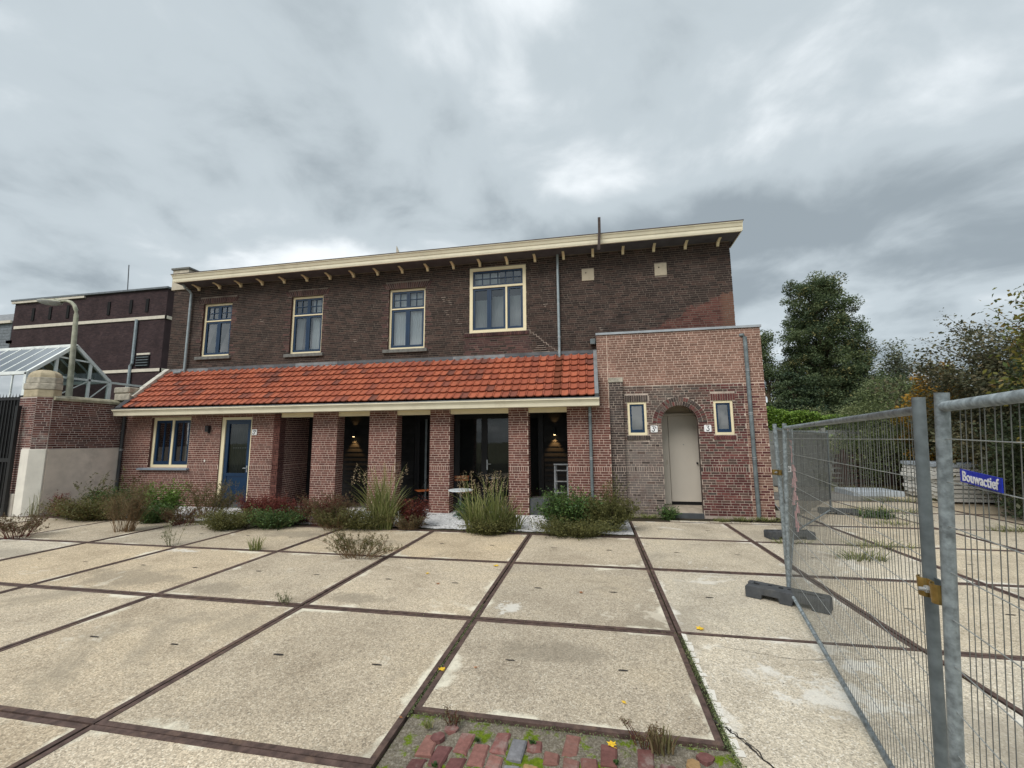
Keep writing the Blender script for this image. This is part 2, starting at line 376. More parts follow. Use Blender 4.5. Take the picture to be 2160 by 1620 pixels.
leaf_mat('leaf_hedge', [(.11, .20, .035), (.20, .33, .05), (.34, .48, .10)], .4)
leaf_mat('leaf_shrub', [(.07, .10, .045), (.125, .165, .07), (.20, .235, .10), (.30, .30, .15)])
leaf_mat('leaf_dark', [(.035, .055, .03), (.07, .10, .05), (.13, .16, .075)])
leaf_mat('leaf_arching', [(.065, .075, .045), (.11, .115, .06), (.19, .16, .09)])
leaf_mat('leaf_maple', [(.06, .09, .03), (.12, .15, .04), (.26, .22, .05), (.17, .11, .05)])
leaf_mat('leaf_gold', [(.28, .15, .02), (.42, .24, .03), (.20, .17, .03)])
leaf_mat('leaf_bright', [(.07, .14, .025), (.12, .21, .035), (.19, .30, .06)])
leaf_mat('leaf_deep', [(.03, .065, .022), (.065, .12, .035), (.12, .19, .055)])
leaf_mat('leaf_olive', [(.07, .07, .025), (.11, .11, .035), (.16, .15, .05)])
leaf_mat('leaf_brown', [(.10, .06, .035), (.15, .10, .055), (.13, .12, .05), (.2, .15, .09)]) if False else leaf_mat('leaf_dry', [(.09, .06, .035), (.15, .105, .055), (.12, .12, .045), (.22, .17, .10)])
leaf_mat('leaf_red', [(.075, .014, .014), (.14, .024, .022), (.20, .05, .035), (.12, .06, .03)])
leaf_mat('leaf_grass', [(.10, .13, .035), (.16, .19, .055), (.24, .26, .09), (.30, .27, .13)])
leaf_mat('leaf_pale', [(.20, .20, .13), (.32, .30, .20), (.14, .17, .07)])
leaf_mat('leaf_tree_grey', [(.08, .10, .065), (.13, .155, .095), (.20, .215, .13)])

# glass: thin reflecting sheet that lets the room show through
def glass_mat(name, tint, gl=1.0, base=.10):
    m, nt, out = new_mat(name)
    t = N(nt, 'ShaderNodeBsdfTransparent'); t.inputs[0].default_value = (*tint, 1)
    g = N(nt, 'ShaderNodeBsdfGlossy'); g.inputs['Roughness'].default_value = .02; g.inputs[0].default_value = (gl, gl, gl, 1)
    f = N(nt, 'ShaderNodeFresnel'); f.inputs[0].default_value = 1.5
    a = mth(nt, 'ADD', f.outputs[0], base)
    b = N(nt, 'ShaderNodeBump'); b.inputs['Strength'].default_value = .05; b.inputs['Distance'].default_value = .02
    nt.links.new(noise(nt, 1.6, 2), b.inputs['Height']); nt.links.new(b.outputs[0], g.inputs['Normal'])
    mx = N(nt, 'ShaderNodeMixShader'); nt.links.new(a, mx.inputs[0])
    nt.links.new(t.outputs[0], mx.inputs[1]); nt.links.new(g.outputs[0], mx.inputs[2]); nt.links.new(mx.outputs[0], out.inputs[0])
glass_mat('glass', (.85, .9, .9), 1.0, .14)
glass_mat('glass_low', (.8, .85, .85), .9, .02)
glass_mat('glass_greenhouse', (.42, .47, .47), .7, .03)
m, nt, out = new_mat('lamp_glow')
em = N(nt, 'ShaderNodeEmission'); em.inputs[0].default_value = (1, .72, .35, 1); em.inputs[1].default_value = 5
nt.links.new(em.outputs[0], out.inputs[0])
m, nt, out = new_mat('debris_net')
t = N(nt, 'ShaderNodeBsdfTransparent'); d = N(nt, 'ShaderNodeBsdfDiffuse'); d.inputs[0].default_value = (.06, .065, .065, 1)
mx = N(nt, 'ShaderNodeMixShader'); mx.inputs[0].default_value = .55
nt.links.new(t.outputs[0], mx.inputs[1]); nt.links.new(d.outputs[0], mx.inputs[2]); nt.links.new(mx.outputs[0], out.inputs[0])

# ---------------------------------------------------------------- geometry helpers
class MB:
    """collects faces; build() links them as one mesh object"""
    def __init__(s): s.v = []; s.f = []; s.r = []; s.mi = []
    def quad(s, a, b, c, d, r=0.0, mi=0):
        i = len(s.v); s.v += [a, b, c, d]; s.f.append((i, i + 1, i + 2, i + 3)); s.r.append(r); s.mi.append(mi)
    def poly(s, pts, r=0.0, mi=0):
        i = len(s.v); s.v += list(pts); s.f.append(tuple(range(i, i + len(pts)))); s.r.append(r); s.mi.append(mi)
    def box(s, x0, x1, y0, y1, z0, z1, r=0.0, mi=0):
        s.obox((x0, y0, z0), (x1 - x0, 0, 0), (0, y1 - y0, 0), (0, 0, z1 - z0), r, mi)
    def obox(s, o, u, v, w, r=0.0, mi=0):
        o, u, v, w = Vector(o), Vector(u), Vector(v), Vector(w)
        P = [o, o + u, o + u + v, o + v, o + w, o + u + w, o + u + v + w, o + v + w]
        i = len(s.v); s.v += [tuple(p) for p in P]
        for f in ((3, 2, 1, 0), (4, 5, 6, 7), (0, 1, 5, 4), (1, 2, 6, 5), (2, 3, 7, 6), (3, 0, 4, 7)):
            s.f.append(tuple(i + k for k in f)); s.r.append(r); s.mi.append(mi)
    def tube(s, pts, rad, n=8, cap=True, r=0.0, mi=0):
        pts = [Vector(p) for p in pts]
        rads = rad if isinstance(rad, (list, tuple)) else [rad] * len(pts)
        ref = Vector((0, 0, 1)); base = len(s.v)
        for k, p in enumerate(pts):
            t = (pts[min(k + 1, len(pts) - 1)] - pts[max(k - 1, 0)]).normalized()
            a = ref if abs(t.dot(ref)) < .95 else Vector((0, 1, 0))
            x = t.cross(a).normalized(); y = t.cross(x).normalized()
            for j in range(n):
                an = 2 * PI * j / n
                s.v.append(tuple(p + (x * math.cos(an) + y * math.sin(an)) * rads[k]))
        for k in range(len(pts) - 1):
            for j in range(n):
                j2 = (j + 1) % n
                s.f.append((base + k * n + j, base + k * n + j2, base + (k + 1) * n + j2, base + (k + 1) * n + j)); s.r.append(r); s.mi.append(mi)
        if cap:
            s.f.append(tuple(base + j for j in range(n))); s.r.append(r); s.mi.append(mi)
            s.f.append(tuple(base + (len(pts) - 1) * n + j for j in reversed(range(n)))); s.r.append(r); s.mi.append(mi)
    def prism(s, prof, a, b, axis='x', r=0.0, mi=0):
        """profile of 2-D points extruded along an axis"""
        def P(t, q):
            return {'x': (t, q[0], q[1]), 'y': (q[0], t, q[1]), 'z': (q[0], q[1], t)}[axis]
        i = len(s.v); n = len(prof)
        s.v += [P(a, q) for q in prof] + [P(b, q) for q in prof]
        for k in range(n):
            k2 = (k + 1) % n
            s.f.append((i + k, i + k2, i + n + k2, i + n + k)); s.r.append(r); s.mi.append(mi)
        s.f.append(tuple(i + k for k in reversed(range(n)))); s.r.append(r); s.mi.append(mi)
        s.f.append(tuple(i + n + k for k in range(n))); s.r.append(r); s.mi.append(mi)
    def mesh(s, name, mats, smooth=False):
        me = bpy.data.meshes.new(name)
        me.from_pydata([tuple(v) for v in s.v], [], s.f)
        for m in (mats if isinstance(mats, (list, tuple)) else [mats]): me.materials.append(MATS[m])
        at = me.attributes.new('rnd', 'FLOAT', 'FACE'); at.data.foreach_set('value', s.r)
        me.polygons.foreach_set('material_index', s.mi)
        if smooth:
            me.polygons.foreach_set('use_smooth', [True] * len(me.polygons))
        me.validate(); me.update()
        return me
    def build(s, name, mats, parent=None, smooth=False, **tags):
        return link(name, s.mesh(name, mats, smooth), parent, **tags)
def link(name, data, parent=None, loc=None, rot=None, scale=None, **tags):
    o = bpy.data.objects.new(name, data); COL.objects.link(o)
    if parent is not None:
        o.parent = parent
        o.matrix_parent_inverse = Matrix.Identity(4)
        if parent.type == 'EMPTY' or parent.get('_o') is not None:
            pass
    if loc is not None: o.location = loc
    if rot is not None: o.rotation_euler = rot
    if scale is not None: o.scale = scale
    for k, v in tags.items(): o[k] = v
    return o
def thing(name, label, category, loc=(0, 0, 0), rot=(0, 0, 0), group=None):
    o = link(name, None, None, loc, rot, label=label, category=category)
    o.empty_display_size = .2
    if group: o['group'] = group
    return o
def settle(root):
    """children were built in world coordinates: move them into the thing's frame"""
    bpy.context.view_layer.update()
    inv = root.matrix_world.inverted()
    for c in root.children:
        c.matrix_basis = inv @ c.matrix_basis
def bevel(o, w=.004, seg=1):
    m = o.modifiers.new('bevel', 'BEVEL'); m.width = w; m.segments = seg; m.limit_method = 'ANGLE'
    return o
def sbox(name, mat, x0, x1, y0, y1, z0, z1, parent=None, bev=0, **tags):
    b = MB(); b.box(x0, x1, y0, y1, z0, z1)
    o = b.build(name, mat, parent, **tags)
    if bev: bevel(o, bev)
    return o
# ================================================================ ground
def slot_mb(x, y, z, w=.10, h=.030):
    b = MB(); b.poly([(x + w / 2 * (abs(math.cos(a)) ** .6) * (1 if math.cos(a) > 0 else -1), y + h / 2 * math.sin(a), z) for a in np.linspace(0, 2 * PI, 14, endpoint=False)])
    return b
g = MB(); g.quad((-400, -300, -.16), (400, -300, -.16), (400, 600, -.16), (-400, 600, -.16))
g.build('ground', 'far_ground', kind='structure')
yard = MB(); yard.box(-30, 26, -14, 16.5, -.15, -.028)
yard = yard.build('concrete_yard', 'joint_dirt', kind='structure')
SW = .042                                     # steel angle width
def slab(x0, x1, y0, y1, mat='slab_concrete', steel=True, slots=True, gap=.009, dz=None):
    dz = random.uniform(-.003, .003) if dz is None else dz
    ox, oy = random.uniform(-.004, .004), random.uniform(-.004, .004); x0 += ox; x1 += ox; y0 += oy; y1 += oy
    x0 += gap; x1 -= gap; y0 += gap; y1 -= gap
    s = SW if steel else .0
    jit = [random.uniform(-.006, .006) for _ in range(4)]
    b = MB()
    cx0, cx1, cy0, cy1 = x0 + s, x1 - s, y0 + s, y1 - s
    nx, ny = 6, 6
    zz = [[dz + random.uniform(-.0012, .0012) for _ in range(ny + 1)] for _ in range(nx + 1)]
    for i in range(nx):
        for j in range(ny):
            X = lambda k: cx0 + (cx1 - cx0) * k / nx
            Y = lambda k: cy0 + (cy1 - cy0) * k / ny
            b.quad((X(i), Y(j), zz[i][j]), (X(i + 1), Y(j), zz[i + 1][j]), (X(i + 1), Y(j + 1), zz[i + 1][j + 1]), (X(i), Y(j + 1), zz[i][j + 1]))
    if not steel:
        for a, c in (((x0, y0), (x1, y0)), ((x1, y0), (x1, y1)), ((x1, y1), (x0, y1)), ((x0, y1), (x0, y0))):
            b.quad((a[0], a[1], -.06), (c[0], c[1], -.06), (c[0], c[1], dz), (a[0], a[1], dz))
    o = b.build('concrete_slab', mat, yard, smooth=False)
    if steel:
        e = MB(); zt = dz + .0035
        for (a0, a1, b0, b1) in ((x0, x1, y0, y0 + s), (x0, x1, y1 - s, y1), (x0, x0 + s, y0 + s, y1 - s), (x1 - s, x1, y0 + s, y1 - s)):
            e.box(a0, a1, b0, b1, -.06, zt)
        e.build('steel_edge', 'steel_edge', o)
    if slots and random.random() > .06:
        xm, ym = (x0 + x1) / 2, (y0 + y1) / 2
        for sx in (-.46, .46):
            sb = slot_mb(xm + sx + random.uniform(-.01, .01), ym + random.uniform(-.01, .01), dz + .0045, .10 * random.uniform(.75, 1.1), .028 * random.uniform(.6, 1.1))
            sb.build('lifting_slot', 'slot_shade_grit', o)  # flat dark oval on the surface stands in for the shaded hole
    return o
XS = list(range(-14, 24, 2))
YS = [-6.12, -4.08, -2.04, 0, 2.05, 4.0]
for i in range(len(XS) - 1):
    x0, x1 = XS[i], XS[i + 1]
    if x0 >= 22: continue
    for j in range(len(YS) - 1):
        y0, y1 = YS[j], YS[j + 1]
        if x0 < -8 and y0 < -3: continue
        if x0 == 8 and y1 <= 0:
            continue
        if x0 == 10 and y1 <= 0: continue
        if x0 < 8 and y0 < -5: continue
        mt = 'slab_pale' if (x0 >= 10 or (x0, j) in ((-2, 3), (-4, 3), (-6, 4))) else 'slab_concrete'
        st = True
        slab(x0, x1, y0, y1, mt, st)
slab(8, 10, -1.53, 0, 'slab_concrete')
slab(10.03, 12, -4.2, 0, 'slab_pale', steel=False, slots=False)
slab(10.03, 12, -8.3, -4.2, 'slab_pale', steel=False, slots=False)
# yard beside and behind the house
for x0 in (10, 12, 14, 16, 18, 20):
    for y0, y1 in ((4.0, 5.72), (5.72, 7.7), (7.7, 9.7), (9.7, 11.7), (11.7, 13.7)):
        if x0 < 13 and y0 > 5: continue
        slab(x0, x0 + 2, y0, y1, 'slab_pale' if y0 < 5 else random.choice(['slab_pale', 'slab_grey', 'slab_concrete']), slots=y0 < 6)
slab(13.35, 14, 5.72, 7.7, 'slab_pale', slots=False)
for x0 in (-14, -12, -10, -8, -6):
    slab(x0, x0 + 2, 4.0, 4.9 if x0 < -6 else 4.12, 'slab_pale', slots=False)
# iron-covered strip with a row of setts in front of the arched porch
b = MB()
b.box(10.0, 13.3, 5.74, 6.3, -.12, -.012)
b.build('threshold_strip', 'soil', yard)
x = 10.9
while x < 13.2:
    w = random.uniform(.16, .22)
    b = MB(); b.box(x, x + w, 5.77, 5.87, -.05, .002 + random.uniform(0, .006))
    b.build('sett', 'slab_pale', yard); x += w + .012
# white gravel bed under the colonnade
def bumpy_sheet(name, mat, x0, x1, y0, y1, z, amp, nx, ny, parent=None, **tags):
    b = MB(); zz = [[z + rng.normal() * amp for _ in range(ny + 1)] for _ in range(nx + 1)]
    X = lambda k: x0 + (x1 - x0) * k / nx
    Y = lambda k: y0 + (y1 - y0) * k / ny
    for i in range(nx):
        for j in range(ny):
            b.quad((X(i), Y(j), zz[i][j]), (X(i + 1), Y(j), zz[i + 1][j]), (X(i + 1), Y(j + 1), zz[i + 1][j + 1]), (X(i), Y(j + 1), zz[i][j + 1]))
    return b.build(name, mat, parent, smooth=True, **tags)
b = MB(); b.box(-4.4, 10.0, 4.02, 7.25, -.12, -.006); b.build('gravel_bed', 'soil', kind='structure')
bumpy_sheet('gravel', 'gravel', -4.3, 9.98, 4.25, 7.2, .004, .006, 110, 30, kind='stuff')
# steel strip that edges the gravel, flush with the slabs
b = MB(); b.box(-4.4, 10.0, 4.005, 4.03, -.10, .012); b.build('edging_strip', 'steel_edge', kind='structure')

# patch of old clinker pavers, mossy joints
b = MB(); b.box(8.0, 10.03, -8.2, -1.53, -.14, -.022)
bed = b.build('clinker_paving', 'sandy_moss', kind='structure')
bumpy_sheet('sandy_joint_fill', 'sandy_moss', 8.02, 10.02, -8.0, -1.56, -.014, .005, 60, 150, bed)
pv = 0
rowx = 8.18
k = 0
while rowx < 9.95:
    y = -1.575 - (k % 2) * .10 - max(0, (8.62 - rowx)) * .22 + (.03 if 8.7 < rowx < 9.2 else -.02)
    while y > -3.6 and pv < 280:
        ln = .185
        y -= ln + .022
        if random.random() < .06 or (rowx > 9.55 and random.random() < .45): continue
        w, l = .094, ln - .010
        if random.random() < .16: l = .09
        bb = MB(); c = .010
        t = .001 + random.uniform(-.004, .005)
        w2, l2 = w / 2, l / 2
        j = lambda: random.uniform(-.008, .008)
        lo = [(-w2 + j(), -l2 + j()), (w2 + j(), -l2 + j()), (w2 + j(), l2 + j()), (-w2 + j(), l2 + j())]
        hi = [(p[0] * .80, p[1] * .90) for p in lo]
        V0 = [(p[0], p[1], -.03) for p in lo]; V1 = [(p[0], p[1], t - .010) for p in lo]; V2 = [(p[0], p[1], t + random.uniform(-.003, .003)) for p in hi]
        for q in range(4):
            q2 = (q + 1) % 4
            bb.quad(V0[q], V0[q2], V1[q2], V1[q]); bb.quad(V1[q], V1[q2], V2[q2], V2[q])
        bb.poly(V2)
        o = bb.build('paver', random.choices(['paver_brick', 'paver_yellow', 'paver_grey'], [8, 1, 1])[0], bed)
        o.location = (rowx + w / 2 + j() * .5, y + l / 2, 0)
        o.rotation_euler = (random.uniform(-.03, .03), random.uniform(-.03, .03), random.uniform(-.05, .05))
        pv += 1
    rowx += .108; k += 1
for x, y, a in ((9.86, -1.64, .2), (8.33, -1.66, .2), (8.27, -1.75, .9), (9.78, -1.71, 1.5)):
    bb = MB(); bb.prism([(.05 * math.cos(t) * random.uniform(.85, 1.1), .04 * math.sin(t) * random.uniform(.85, 1.1)) for t in np.linspace(0, 2 * PI, 7, endpoint=False)], -.03, .002 + random.random() * .006, 'z')
    o = bb.build('paver', random.choice(['paver_brick', 'paver_yellow', 'paver_brick']), bed); o.location = (x, y, 0); o.rotation_euler = (0, 0, a)

# crumbling white edge and crack on the poured slab at the right of the pavers
b = MB()
y = 0.0
while y > -1.6:
    l = random.uniform(.05, .16); w = random.uniform(.018, .06)
    b.poly([(10.035, y, .0035), (10.035 + w, y - .01, .0035), (10.035 + w * random.uniform(.7, 1.1), y - l, .0035), (10.035, y - l, .0035)])
    y -= l + random.uniform(.0, .02)
b.build('chipped_edge', 'plaster_light', yard)
b = MB()
def crack(pts, w):
    P = []
    for a, c in zip(pts[:-1], pts[1:]):
        for t in np.linspace(0, 1, 9, endpoint=False):
            P.append((a[0] + (c[0] - a[0]) * t + random.uniform(-.012, .012), a[1] + (c[1] - a[1]) * t + random.uniform(-.012, .012)))
    for a, c in zip(P[:-1], P[1:]):
        d = Vector((c[0] - a[0], c[1] - a[1])); n = Vector((-d.y, d.x)).normalized() * w * random.uniform(.3, 1)
        b.quad((a[0] - n.x, a[1] - n.y, .004), (c[0] - n.x, c[1] - n.y, .004), (c[0] + n.x, c[1] + n.y, .004), (a[0] + n.x, a[1] + n.y, .004))
crack([(9.98, -1.27), (10.10, -1.42), (10.20, -1.66), (10.34, -2.0), (10.40, -2.4)], .008)
crack([(10.04, -1.30), (10.16, -1.52), (10.24, -1.75), (10.30, -2.1)], .005)
crack([(10.3, -.2), (10.9, -.35), (11.6, -.2)], .0025)
b.build('crack', 'slot_shade_grit', yard)

# ================================================================ brickwork
BR = []                                        # (owner key, parent, material, O, U, N, u, v, w, h, proud)
def free(u0, u1, cuts):
    iv = [(u0, u1)]
    for a, c in cuts:
        nv = []
        for p, q in iv:
            if c <= p or a >= q: nv.append((p, q)); continue
            if a > p: nv.append((p, a))
            if c < q: nv.append((c, q))
        iv = nv
    return iv
def lay(key, parent, matf, O, U, Nn, u0, u1, v0, v1, holes=(), pitch=.0588, bh=.0465, soldier=None, proud=.0035, Ls=.184, Lh=.087, j=.0095, style='english'):
    """courses of bricks on the plane O + U*u + Z*v"""
    v = v0; row = int(round(v0 / pitch))
    while v < v1 - .02:
        h = min(bh, v1 - v)
        if soldier and abs(v - soldier) < pitch * .5:
            hh = pitch * 2 - (pitch - bh) - .004
            cuts = [c for c in (f(v, v + hh) for f in holes) if c]
            for a, c in free(u0, u1, cuts):
                u = a
                while u < c - .02:
                    w = min(.043, c - u); BR.append((key, parent, matf, O, U, Nn, u, v, w, hh, proud)); u += .0545
            v += pitch * 2; row += 2; continue
        cuts = [c for c in (f(v, v + h) for f in holes) if c]
        hd = row % 2 == 0
        u = u0 - (0 if hd else .0485) - (.0 if (row // 2) % 2 else .0485)
        iv = free(u0, u1, cuts)
        while u < u1:
            if style == 'english': L0 = Lh if (hd and random.random() > .42) or random.random() < .08 else Ls
            else: L0 = Ls if random.random() > .3 else Lh
            for a, c in iv:
                s, t = max(u, a), min(u + L0, c)
                if t - s > .022: BR.append((key, parent, matf, O, U, Nn, s, v, t - s, h, proud))
            u += L0 + j
        v += pitch; row += 1
def rect_hole(a, c, z0, z1):
    return lambda v0, v1: (a, c) if (v1 > z0 + .004 and v0 < z1 - .004) else None
def brick_geo(b, O, U, Nn, u, v, w, h, proud, r):
    O, U, Nn = Vector(O), Vector(U), Vector(Nn)
    e = .0008
    p = O + U * u + Vector((0, 0, v)) + Nn * random.uniform(-.0012, .0012)
    du, dv, dn = U * w, Vector((0, 0, h)), Nn * proud
    A, B, C, D = p, p + du, p + du + dv, p + dv
    A2, B2, C2, D2 = (A + dn + U * .002, B + dn - U * .002, C + dn - U * .002, D + dn + U * .002)
    i = len(b.v); b.v += [tuple(q) for q in (A, B, C, D, A2, B2, C2, D2)]
    for f in ((4, 5, 6, 7), (0, 1, 5, 4), (1, 2, 6, 5), (2, 3, 7, 6), (3, 0, 4, 7)):
        b.f.append(tuple(i + k for k in f)); b.r.append(r); b.mi.append(0)
UNIT = {}
def emit_bricks(limit=300):
    """the nearest `limit` bricks are parts of their own, the rest one 'stuff' part per wall and material"""
    order = []
    for n, t in enumerate(BR):
        O, U, u, v, w = Vector(t[3]), Vector(t[4]), t[6], t[7], t[8]
        c = O + U * (u + w / 2) + Vector((0, 0, v))
        fr = abs((c - CAM).normalized().dot(Vector(t[5])))
        order.append(((c - CAM).length / max(.2, fr) / max(.06, w) ** .5, n))
    order.sort()
    single = set(n for _, n in order[:limit])
    groups = {}
    for n, t in enumerate(BR):
        key, parent, matf, O, U, Nn, u, v, w, h, pr = t
        mid = Vector(O) + Vector(U) * (u + w / 2) + Vector((0, 0, v + h / 2))
        mat = matf if isinstance(matf, str) else matf(mid)
        if n in single:
            if mat not in UNIT:
                b = MB(); brick_geo(b, (0, 0, 0), (1, 0, 0), (0, -1, 0), 0, 0, 1, 1, 1, 0)
                b.v = [(x, y, z) for x, y, z in b.v]; UNIT[mat] = b.mesh('brick', mat)
            o = link('brick', UNIT[mat], parent)
            M = Matrix((Vector(U) * w, -Vector(Nn) * pr, Vector((0, 0, h)))).transposed().to_4x4()
            M.translation = Vector(O) + Vector(U) * u + Vector((0, 0, v))
            o.matrix_basis = M
        else:
            g_ = groups.setdefault((parent.name, mat), (parent, MB()))
            brick_geo(g_[1], O, U, Nn, u, v, w, h, pr, random.random())
    for (pn, mat), (parent, b) in groups.items():
        b.build('brickwork', mat, parent, kind='stuff')
    BR.clear()
def wall_mesh(name, mat, O, U, Nn, u0, u1, v0, v1, holes=(), thick=.12, parent=None, reveal=None, zmax=None):
    """mortar-coloured wall plane with real openings; holes are (u0,u1,v0,v1)"""
    O, U, Nn = Vector(O), Vector(U), Vector(Nn); b = MB()
    us = sorted(set([u0, u1] + [max(u0, min(u1, x)) for h in holes for x in h[:2]]))
    vs = sorted(set([v0, v1] + [max(v0, min(v1, x)) for h in holes for x in h[2:4]]))
    inh = lambda u, v: any(h[0] < u < h[1] and h[2] < v < h[3] for h in holes)
    P = lambda u, v, d=0: tuple(O + U * u + Vector((0, 0, v)) - Nn * d)
    for i in range(len(us) - 1):
        for j_ in range(len(vs) - 1):
            if not inh((us[i] + us[i + 1]) / 2, (vs[j_] + vs[j_ + 1]) / 2):
                b.quad(P(us[i], vs[j_]), P(us[i + 1], vs[j_]), P(us[i + 1], vs[j_ + 1]), P(us[i], vs[j_ + 1]))
                b.quad(P(us[i], vs[j_], thick), P(us[i], vs[j_ + 1], thick), P(us[i + 1], vs[j_ + 1], thick), P(us[i + 1], vs[j_], thick))
    for a, c, d, e_ in [(u0, u1, v0, v1)] + [h[:4] for h in holes]:
        d = max(d, v0); e_ = min(e_, v1)
        for p, q in (((a, d), (c, d)), ((c, d), (c, e_)), ((c, e_), (a, e_)), ((a, e_), (a, d))):
            b.quad(P(*p), P(*q), P(*q, thick), P(*p, thick), mi=1 if reveal else 0)
    return b.build(name, [mat, reveal] if reveal else mat, parent)

# ================================================================ the house
house = thing('house', 'two-storey dark brick house with orange tiled porch roof, brick pillars and flat eaves', 'house', (4.4, 6.05, 0))
YF, YU, YA = 6.05, 6.95, 6.30
X_ = (1, 0, 0); FN = (0, -1, 0); RN = (1, 0, 0); Y_ = (0, 1, 0)
# ---- upper wall
UW = [(-3.27, -2.17, 4.58, 6.36), (.02, 1.13, 4.52, 6.37), (3.34, 4.50, 4.50, 6.36), (5.87, 7.52, 4.86, 6.79)]
upper = wall_mesh('upper_wall', 'mortar_dark', (0, YU, 0), X_, FN, -4.5, 12.92, 3.9, 6.99, UW, .25, house, 'brick_lintel')
hl = [rect_hole(*h) for h in UW]
LINT = [(-3.42, -2.02, 6.36, 6.56), (-.12, 1.27, 6.37, 6.57), (3.22, 4.62, 6.36, 6.56), (5.72, 7.62, 4.745, 4.86)]
hl2 = hl + [rect_hole(*h) for h in LINT] + [rect_hole(9.09, 9.42, 6.17, 6.51), rect_hole(11.02, 11.33, 6.16, 6.50)]
def upmat(p):
    if 5.72 < p.x < 7.62 and 4.2 < p.z < 4.75: return 'brick_lintel' if random.random() < .8 else 'brick_dark'
    for h in UW[:3]:
        if (h[0] - .16 < p.x < h[0] or h[1] < p.x < h[1] + .16) and h[2] - .1 < p.z < h[3] and random.random() < .55: return 'brick_lintel'
    return 'brick_dark'
lay('u', upper, upmat, (0, YU, 0), X_, FN, -4.5, 12.925, 3.95, 6.95, hl2, proud=.004, Ls=.205, Lh=.098, j=.0065, style='mixed')
for a, c, z0, z1 in LINT[:3]:                  # fanned soldier arches
    n = 22; mid = (a + c) / 2; b = MB()
    for i in range(n):
        u = a + .03 + (c - a - .06) * i / (n - 1)
        lean = (u - mid) * .14; crown = .035 * (1 - ((u - mid) / ((c - a) / 2)) ** 2)
        o_ = Vector((u - .021, YU, z0 + .004 + crown * .3)); hgt = .165
        vv = Vector((lean, 0, hgt))
        bb = MB(); bb.obox(o_ + Vector((0, -.012, 0)), (.042, 0, 0), (0, .02, 0), vv, random.random())
        bb.build('arch_brick', 'brick_lintel', upper)
b = MB()
for i in range(34):                            # rowlock sill below the wide window
    b.box(5.72 + i * .0555, 5.72 + i * .0555 + .045, YU - .045, YU + .01, 4.75, 4.852, random.random())
b.build('rowlock_sill', 'brick_lintel', upper)
# pale repointing that follows the joints in steps
b = MB()
def steps(x, z, n, sx, sz=-1):
    for _ in range(n):
        w = random.uniform(.05, .10)
        b.box(min(x, x + sx * w), max(x, x + sx * w), YU - .010, YU + .001, z, z + .010)
        x += sx * w
        b.box(x - .005, x + .005, YU - .010, YU + .001, z + min(0, sz * .0588), z + .01 + max(0, sz * .0588)); z += sz * .0588
steps(7.66, 4.78, 11, 1)   # the long stepped crack below the wide window
for k in range(5):
    z = 4.17 + k * .0588; w = .62 - k * .10
    b.box(7.62 + k * .05, 7.62 + k * .05 + w * random.uniform(.7, 1), YU - .0095, YU + .001, z, z + .009)
for sx, sz, n in ((5.0, 6.0, 2), (5.2, 5.9, 2), (5.1, 5.6, 2), (5.45, 5.3, 2), (9.5, 4.85, 1), (8.0, 5.6, 1), (2.2, 4.9, 1), (-1.1, 5.7, 1)):
    sz = round(sz / .0588) * .0588 - .0115
    for q in range(n + 1): b.box(sx + q * .03, sx + q * .03 + random.uniform(.04, .14), YU - .0072, YU + .001, sz - q * .0588, sz - q * .0588 + .009)
    continue
    b.box(sx, sx + .2, YU - .0095, YU + .001, sz + .0588, sz + .068)
b.build('repointing', 'mortar_old', upper, kind='stuff')
# body of the house behind the facade (sides and back)
b = MB(); b.box(-4.49, 12.91, YU + 1.1, 13.5, 2.7, 6.98); b.box(-4.49, 12.91, 9.6, 13.45, 0, 2.7); b.box(-4.49, -4.3, YU + .25, YU + 1.1, 0, 6.98); b.box(12.7, 12.91, YU + .25, YU + 1.1, 0, 6.98); b.build('main_walls', 'brick_dark', house)
# ---- main roof
b = MB(); b.box(-3.95, 13.06, 6.42, 14, 7.0, 7.17); b.build('flat_roof', 'roof_bitumen', house)
b = MB(); b.box(-3.93, 13.05, 6.45, 7.0, 6.965, 7.0); b.build('soffit', 'soffit', house)
b = MB(); b.prism([(6.44, 6.978), (6.415, 6.978), (6.405, 7.01), (6.400, 7.075), (6.385, 7.082), (6.36, 7.15), (6.335, 7.175), (6.335, 7.20), (6.44, 7.20)], -3.96, 13.07, 'x'); b.build('fascia', 'cream_paint', house)
b = MB(); b.prism([(6.418, 6.962), (6.465, 6.962), (6.465, 6.977), (6.418, 6.977)], -3.96, 13.07, 'x'); b.build('fascia_trim', 'cream_paint', house)
b = MB(); b.prism([(6.325, 7.196), (6.325, 7.215), (6.5, 7.225), (6.5, 7.196)], -3.98, 13.10, 'x'); b.build('drip_edge', 'roof_edge', house)
b = MB(); b.prism([(6.40, 6.975), (6.36, 7.15), (6.335, 7.19), (7.4, 7.19), (7.4, 6.955)], 13.068, 13.085, 'x'); b.build('rake_board', 'cream_paint', house)
proto = None
prof = [(6.945, 6.83), (6.945, 6.955), (6.66, 6.955), (6.66, 6.94), (6.74, 6.935), (6.83, 6.915), (6.885, 6.88), (6.905, 6.83)]
x = 12.63
while x > -3.9:
    if proto is None:
        b = MB(); b.prism(prof, -.034, .034, 'x'); proto = b.mesh('eaves_bracket', 'cream_frame')
    link('eaves_bracket', proto, house, (x, 0, 0)); x -= .806
